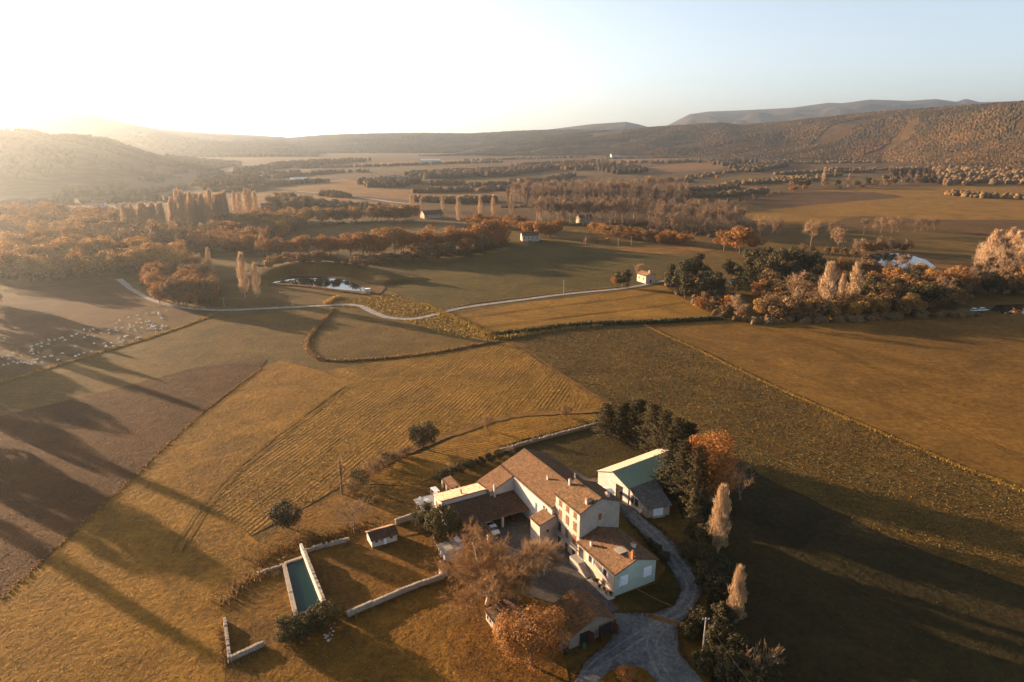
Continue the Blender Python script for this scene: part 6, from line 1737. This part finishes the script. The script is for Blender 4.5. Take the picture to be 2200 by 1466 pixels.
box(t, 'bonnet', m_redd, .1, 1.7, -.32, .32, .75, 1.25, T); box(t, 'chassis', m_black, -1.0, 1.7, -.22, .22, .45, .74, T); box(t, 'seat', m_black, -.75, -.3, -.25, .25, 1.0, 1.1, T)
m = MB(T); m.tube([(1.2, .0, 1.25), (1.2, 0, 1.8)], [.04, .04], 6); m.build('exhaust', m_metal, t)
wheels(t, T, [-.7, 1.3], [-.75, .75], .6, .3, two=[.72, .42])
# ---------------------------------------------------------------- yard things
m_bin = m_plain('green_plastic', (.03, .10, .05), .5, .1, 1)
for i, (a, b, mt, lb) in enumerate(((19.2, -16.7, m_blue, 'blue plastic barrel at the left corner of the cart house'), (20.6, -16.6, m_black, 'black bin at the left corner of the cart house'), (21.0, -13.2, m_bin, 'green wheeled bin in front of the cart house'))):
    t = thing('barrel' if i == 0 else 'bin', lb, 'barrel' if i == 0 else 'bin', W(a, b))
    m = MB(); c = W(a, b); m.tube([c, c+Vector((0, 0, .3)), c+Vector((0, 0, .6)), c+Vector((0, 0, .9))], [.27, .31, .31, .28], 12); m.build('drum', mt, t)
    m = MB(); m.tube([c+Vector((0, 0, .901)), c+Vector((0, 0, .96))], [.31, .29], 12); m.build('lid', mt, t)
t = thing('bench', 'small white bench under the pollarded plane', 'bench', W(-1.5, -6.6)); T = frame_at(W(-.2, -8.2), AZ_U+.6)
box(t, 'seat', m_whitem, -.8, .8, -.2, .2, .42, .47, T); box(t, 'backrest', m_whitem, -.8, .8, .18, .23, .5, .85, T)
for x in (-.7, .7): box(t, 'leg', m_whitem, x-.04, x+.04, -.18, .18, 0, .419, T)
for i in range(7):
    a, b = -27.5 + i*.25, 18.5 + (i % 3)*.3
    box(None, 'plank', m_wood, a, a+.18, b, b+5.2-.5*(i % 2), .05, .14)

for i, o in enumerate([q for q in COL.objects if q.name.startswith('plank')]):
    tag(o, 'weathered plank lying in the dark yard left of the hangar' + nth(i, 7), 'plank', 'planks in the back yard')
# rubble heap by the hedge, stones scattered
rs2 = random.Random(8)
for i, (x, y) in enumerate(((707, 1330), (708, 1338), (709, 1346), (712, 1352), (716, 1358), (708, 1362), (714, 1366), (704, 1368), (700, 1372), (711, 1374), (706, 1378), (698, 1366))):
    p = P(x, y); m = MB(); s = rs2.uniform(.22, .42)
    lo = [p + Vector((math.cos(k_*1.26)*s*rs2.uniform(.8, 1.2), math.sin(k_*1.26)*s*.7, 0)) for k_ in range(5)]
    m.hexa(lo, [p + (q-p)*.6 + Vector((0, 0, s*rs2.uniform(.6, 1))) for q in lo])
    tag(m.build('stone', m_white), 'pale stone tumbled below the basin hedge' + nth(i, 12).replace('left', 'top').replace('right', 'bottom').replace('topmost', 'highest').replace('bottommost', 'lowest'), 'stone', 'tumbled pale stones')
t = thing('well_cover', 'dark square cover set in the walled lawn', 'cover', P(764, 1208)); c = P(764, 1208)
T = frame_at(c, AZ_U); box(t, 'frame', m_stone, -1.1, 1.1, -1.1, 1.1, 0, .05, T); box(t, 'lid', m_dark_in, -1.0, 1.0, -1.0, 1.0, .051, .08, T)
# ---------------------------------------------------------------- poles and wires
def pole(label, x, yb, yt, r=.13, group=None, mat=None, arm=True):
    b = P(x, yb); h = top_z(x, yt, b)
    t = thing('utility_pole', label, 'pole', b, group)
    m = MB(); m.tube([b, b+Vector((0, 0, h*.5)), b+Vector((0, 0, h))], [r, r*.85, r*.65], 8); m.build('shaft', mat or m_concrete, t)
    if not arm: return b + Vector((0, 0, h*.985))
    m = MB(); m.box(b.x-.6, b.x+.6, b.y-.05, b.y+.05, h*.955, h*.975); ca = m.build('crossarm', m_metal, t)
    for d in (-.5, 0, .5):
        m = MB(); m.tube([(b.x+d, b.y, h*.976), (b.x+d, b.y, h*.976+.22)], [.05, .035], 6); m.build('insulator', m_whitem, ca)
    return b + Vector((0, 0, h*.985))
top1 = pole('concrete utility pole lit by the sun beside the drive', 1508, 1418, 1326, .16)
bx = P(1513, 1420); t = thing('meter_box', 'pale electricity box at the foot of the utility pole', 'box', bx); T = frame_at(bx, 0)
box(t, 'cabinet', m_whitem, -.25, .25, -.3, .3, 0, 1.1, T); box(t, 'lid', m_metal, -.28, .28, -.33, .33, 1.101, 1.16, T)
top2 = pole('thin dark pole standing on the grass island', 1366, 1437, 1400, .07, mat=m_wood, arm=False)
fp = [pole(lb, x, yb, yt, .16, 'poles across the far fields') for lb, x, yb, yt in (('leftmost utility pole at the top of the green field', 1258, 527, 508), ('second utility pole at the top of the green field', 1328, 529, 514), ('bright utility pole at the top of the green field', 1356, 529, 508), ('utility pole standing beside the lane in the wheat', 1211, 634, 602), ('utility pole by the little garden', 1337, 617, 586), ('utility pole at the left bend of the lane', 482, 660, 640), ('utility pole on the lane below the pond', 630, 663, 646))]
def wire(label, a, b, sag, r=.02):
    n = 14; pts = [a.lerp(b, i/n) - Vector((0, 0, sag*4*(i/n)*(1-i/n))) for i in range(n+1)]
    m = MB(); m.tube(pts, [r]*(n+1), 4); tag(m.build('wire', m_black), label, 'wire')
wire('overhead wire from the sunlit pole to the green gable', top1, W(12.6, -.2, 4.6), .8)
wire('overhead wire from the sunlit pole off to the bottom right', top1, P(1640, 1500, 8), .6)
wire('overhead wire from the island pole to the green-gabled house', top2, W(12.62, .6, 4.2), .5)
wire('overhead wire in the far field between two poles', fp[2], P(1560, 548, 8), 2, .03)
# ---------------------------------------------------------------- houses further off
def cottage(name, label, px, py, az, l, w, e, rdg, wall, tiles, wins=2, cat='house', sheetroof=None, chim=True, group=None):
    p = P(px, py); t = thing(name, label, cat, p, group); T = frame_at(p, az)
    lo = [(-w/2, 0), (w/2, 0), (w/2, e), (0, rdg), (-w/2, e)]
    m = MB(T); m.hexa([(-l/2, y, z) for y, z in lo], [(l/2, y, z) for y, z in lo]); m.build('wall', wall, t)
    for s in (-1, 1):
        if sheetroof:
            m = MB(T); q = [(-l/2-.3, s*(w/2+.4), e-.1), (l/2+.3, s*(w/2+.4), e-.1), (l/2+.3, 0, rdg+.12), (-l/2-.3, 0, rdg+.12)]
            m.slab(q if s < 0 else q[::-1], .15); m.build('roof', sheetroof, t)
        else:
            roof(t, (-l/2-.3, s*(w/2+.4), e-.1), (l/2+.3, s*(w/2+.4), e-.1), (-l/2-.3, 0, rdg+.12), (l/2+.3, 0, rdg+.12), tiles, wave=.6, course=.9, amp=.1, T=T)
    if chim: chimney(t, l*.3, 0, rdg-.3, rdg+1.1, .6, .6, m_white, T)
    for s in (-1, 1):
        for i in range(wins):
            x = -l/2 + l*(i+.5)/wins
            f = box(t, 'window', m_glass, x-.45, x+.45, *sorted((s*(w/2+.01), s*(w/2+.05))), e*.45, e*.45+1.2, T)
            box(f, 'sill', m_trim, x-.6, x+.6, *sorted((s*(w/2+.01), s*(w/2+.15))), e*.45-.12, e*.45-.01, T)
        if wins: box(t, 'door', m_door, *sorted((s*(l/2+.01), s*(l/2+.06))), -.5, .5, .02, 2.1, T)
    return t
cottage('cottage', 'little lit house with a sunny gable beside the lane', 1388, 606, math.radians(155), 9, 7, 4.6, 6.2, m_pinkr, t_house, 2)

cottage('cottage', 'house with parked cars at the top of the green field', 1138, 517, math.radians(80), 14, 9, 4.8, 7, m_plaster, t_barn, 4)
car('parked_car', 'teal car parked left of its neighbour by the house above the field', P(1140, 521), math.radians(100), m_carteal, group='cars by the upper house'); car('parked_car', 'dark car parked rightmost by the house above the field', P(1162, 522), math.radians(95), m_cardark, group='cars by the upper house')
cottage('low_barn', 'long low barn with a pale gable among the poplars', 928, 468, math.radians(60), 22, 12, 4, 8, m_stonel, t_barn, 3, 'barn', chim=False)
cottage('farm_hall', 'grey-roofed hall beside the rows of white tents', 856, 391, math.radians(85), 40, 22, 6, 11, m_white, t_grey, 5, 'hall', m_metal, False)
cottage('farm_hall', 'pale barn roof at the left edge of the tan field', 643, 391, math.radians(60), 30, 12, 5, 8, m_white, t_grey, 3, 'barn', m_whitem, False)
cottage('farm_hall', 'white long hall far off in the middle of the valley', 925, 351, math.radians(90), 60, 18, 9, 13, m_white, t_grey, 5, 'hall', m_whitem, False)
cottage('farm_hall', 'white long shed at the foot of the right-hand hill', 1690, 331, math.radians(92), 110, 30, 14, 20, m_white, t_grey, 5, 'hall', m_whitem, False)
cottage('cottage', 'small white house at the foot of the wooded hill', 1745, 335, math.radians(80), 30, 18, 10, 15, m_white, t_house, 3)
cottage('cottage', 'pale house among trees at the foot of the middle hills', 1320, 338, math.radians(80), 30, 18, 9, 14, m_white, t_house, 3)
cottage('villa', 'white villa behind the left wood', 214, 447, math.radians(70), 14, 10, 6, 8.5, m_white, t_pink, 3)
cottage('villa', 'smaller white house right of the villa behind the left wood', 265, 448, math.radians(95), 12, 9, 4.5, 6.5, m_white, t_pink, 3)
cottage('villa', 'stone house among the trees at the avenue', 1255, 480, math.radians(70), 14, 9, 6, 8.5, m_stonel, t_house, 3)
car('parked_car', 'white van parked at the right edge beside the water', P(2112, 668), 1.3, m_carw, L=5.2); car('parked_car', 'small white car left of the van at the right edge', P(2094, 669), 1.5, m_carw)
for i in range(26):
    x, y = 772 + (i % 9)*8 + (i//9)*4 + rs2.uniform(-2, 2), 389 + (i//9)*3.4
    p = P(x, y); t = thing('tent', 'white tent in the %s row of the camp beside the grey hall, %s' % (('back', 'middle', 'front')[i//9], ORD[i % 9] + ' from left'), 'tent', p, 'white tents of the camp')
    T = frame_at(p, rs2.uniform(-.3, .3)); m = MB(T); lo = [(-2.2, 0), (2.2, 0), (2.2, 2.0), (0, 3.4), (-2.2, 2.0)]
    m.hexa([(-2.6, a, z) for a, z in lo], [(2.6, a, z) for a, z in lo]); m.build('canvas', m_whitem, t)
    box(t, 'entrance', m_metal, 2.605, 2.64, -.7, .7, .05, 1.9, T)
# pump hut by the pond
t = thing('pump_hut', 'small white hut at the corner of the pond', 'hut', P(790, 629)); T = frame_at(P(790, 629), 1.4)
box(t, 'wall', m_white, -1.4, 1.4, -1.1, 1.1, 0, 2.2, T); box(t, 'roof', m_whitem, -1.6, 1.6, -1.3, 1.3, 2.201, 2.35, T); box(t, 'door', m_metal, -.4, .4, -1.14, -1.105, .03, 1.8, T)
for i, (x, y, c, s) in enumerate(((1583, 607, m_carteal, 1.6), (1523, 622, m_carteal, .9))):
    t = thing('tarpaulin_stack', ('turquoise covered stack in the shaded wood clearing', 'small turquoise covered stack near the pines')[i], 'stack', P(x, y)); T = frame_at(P(x, y), 1.2)
    m = MB(T); m.hexa([(-3*s, -1.5*s, 0), (3*s, -1.5*s, 0), (3*s, 1.5*s, 0), (-3*s, 1.5*s, 0)], [(-2.7*s, -1.2*s, 1.2*s), (2.7*s, -1.2*s, 1.1*s), (2.7*s, 1.2*s, 1.0*s), (-2.7*s, 1.2*s, 1.3*s)]); m.build('cover', c, t)
    box(t, 'ballast', m_wood, -2.6*s, 2.6*s, -.1, .1, 1.31*s, 1.42*s, T)
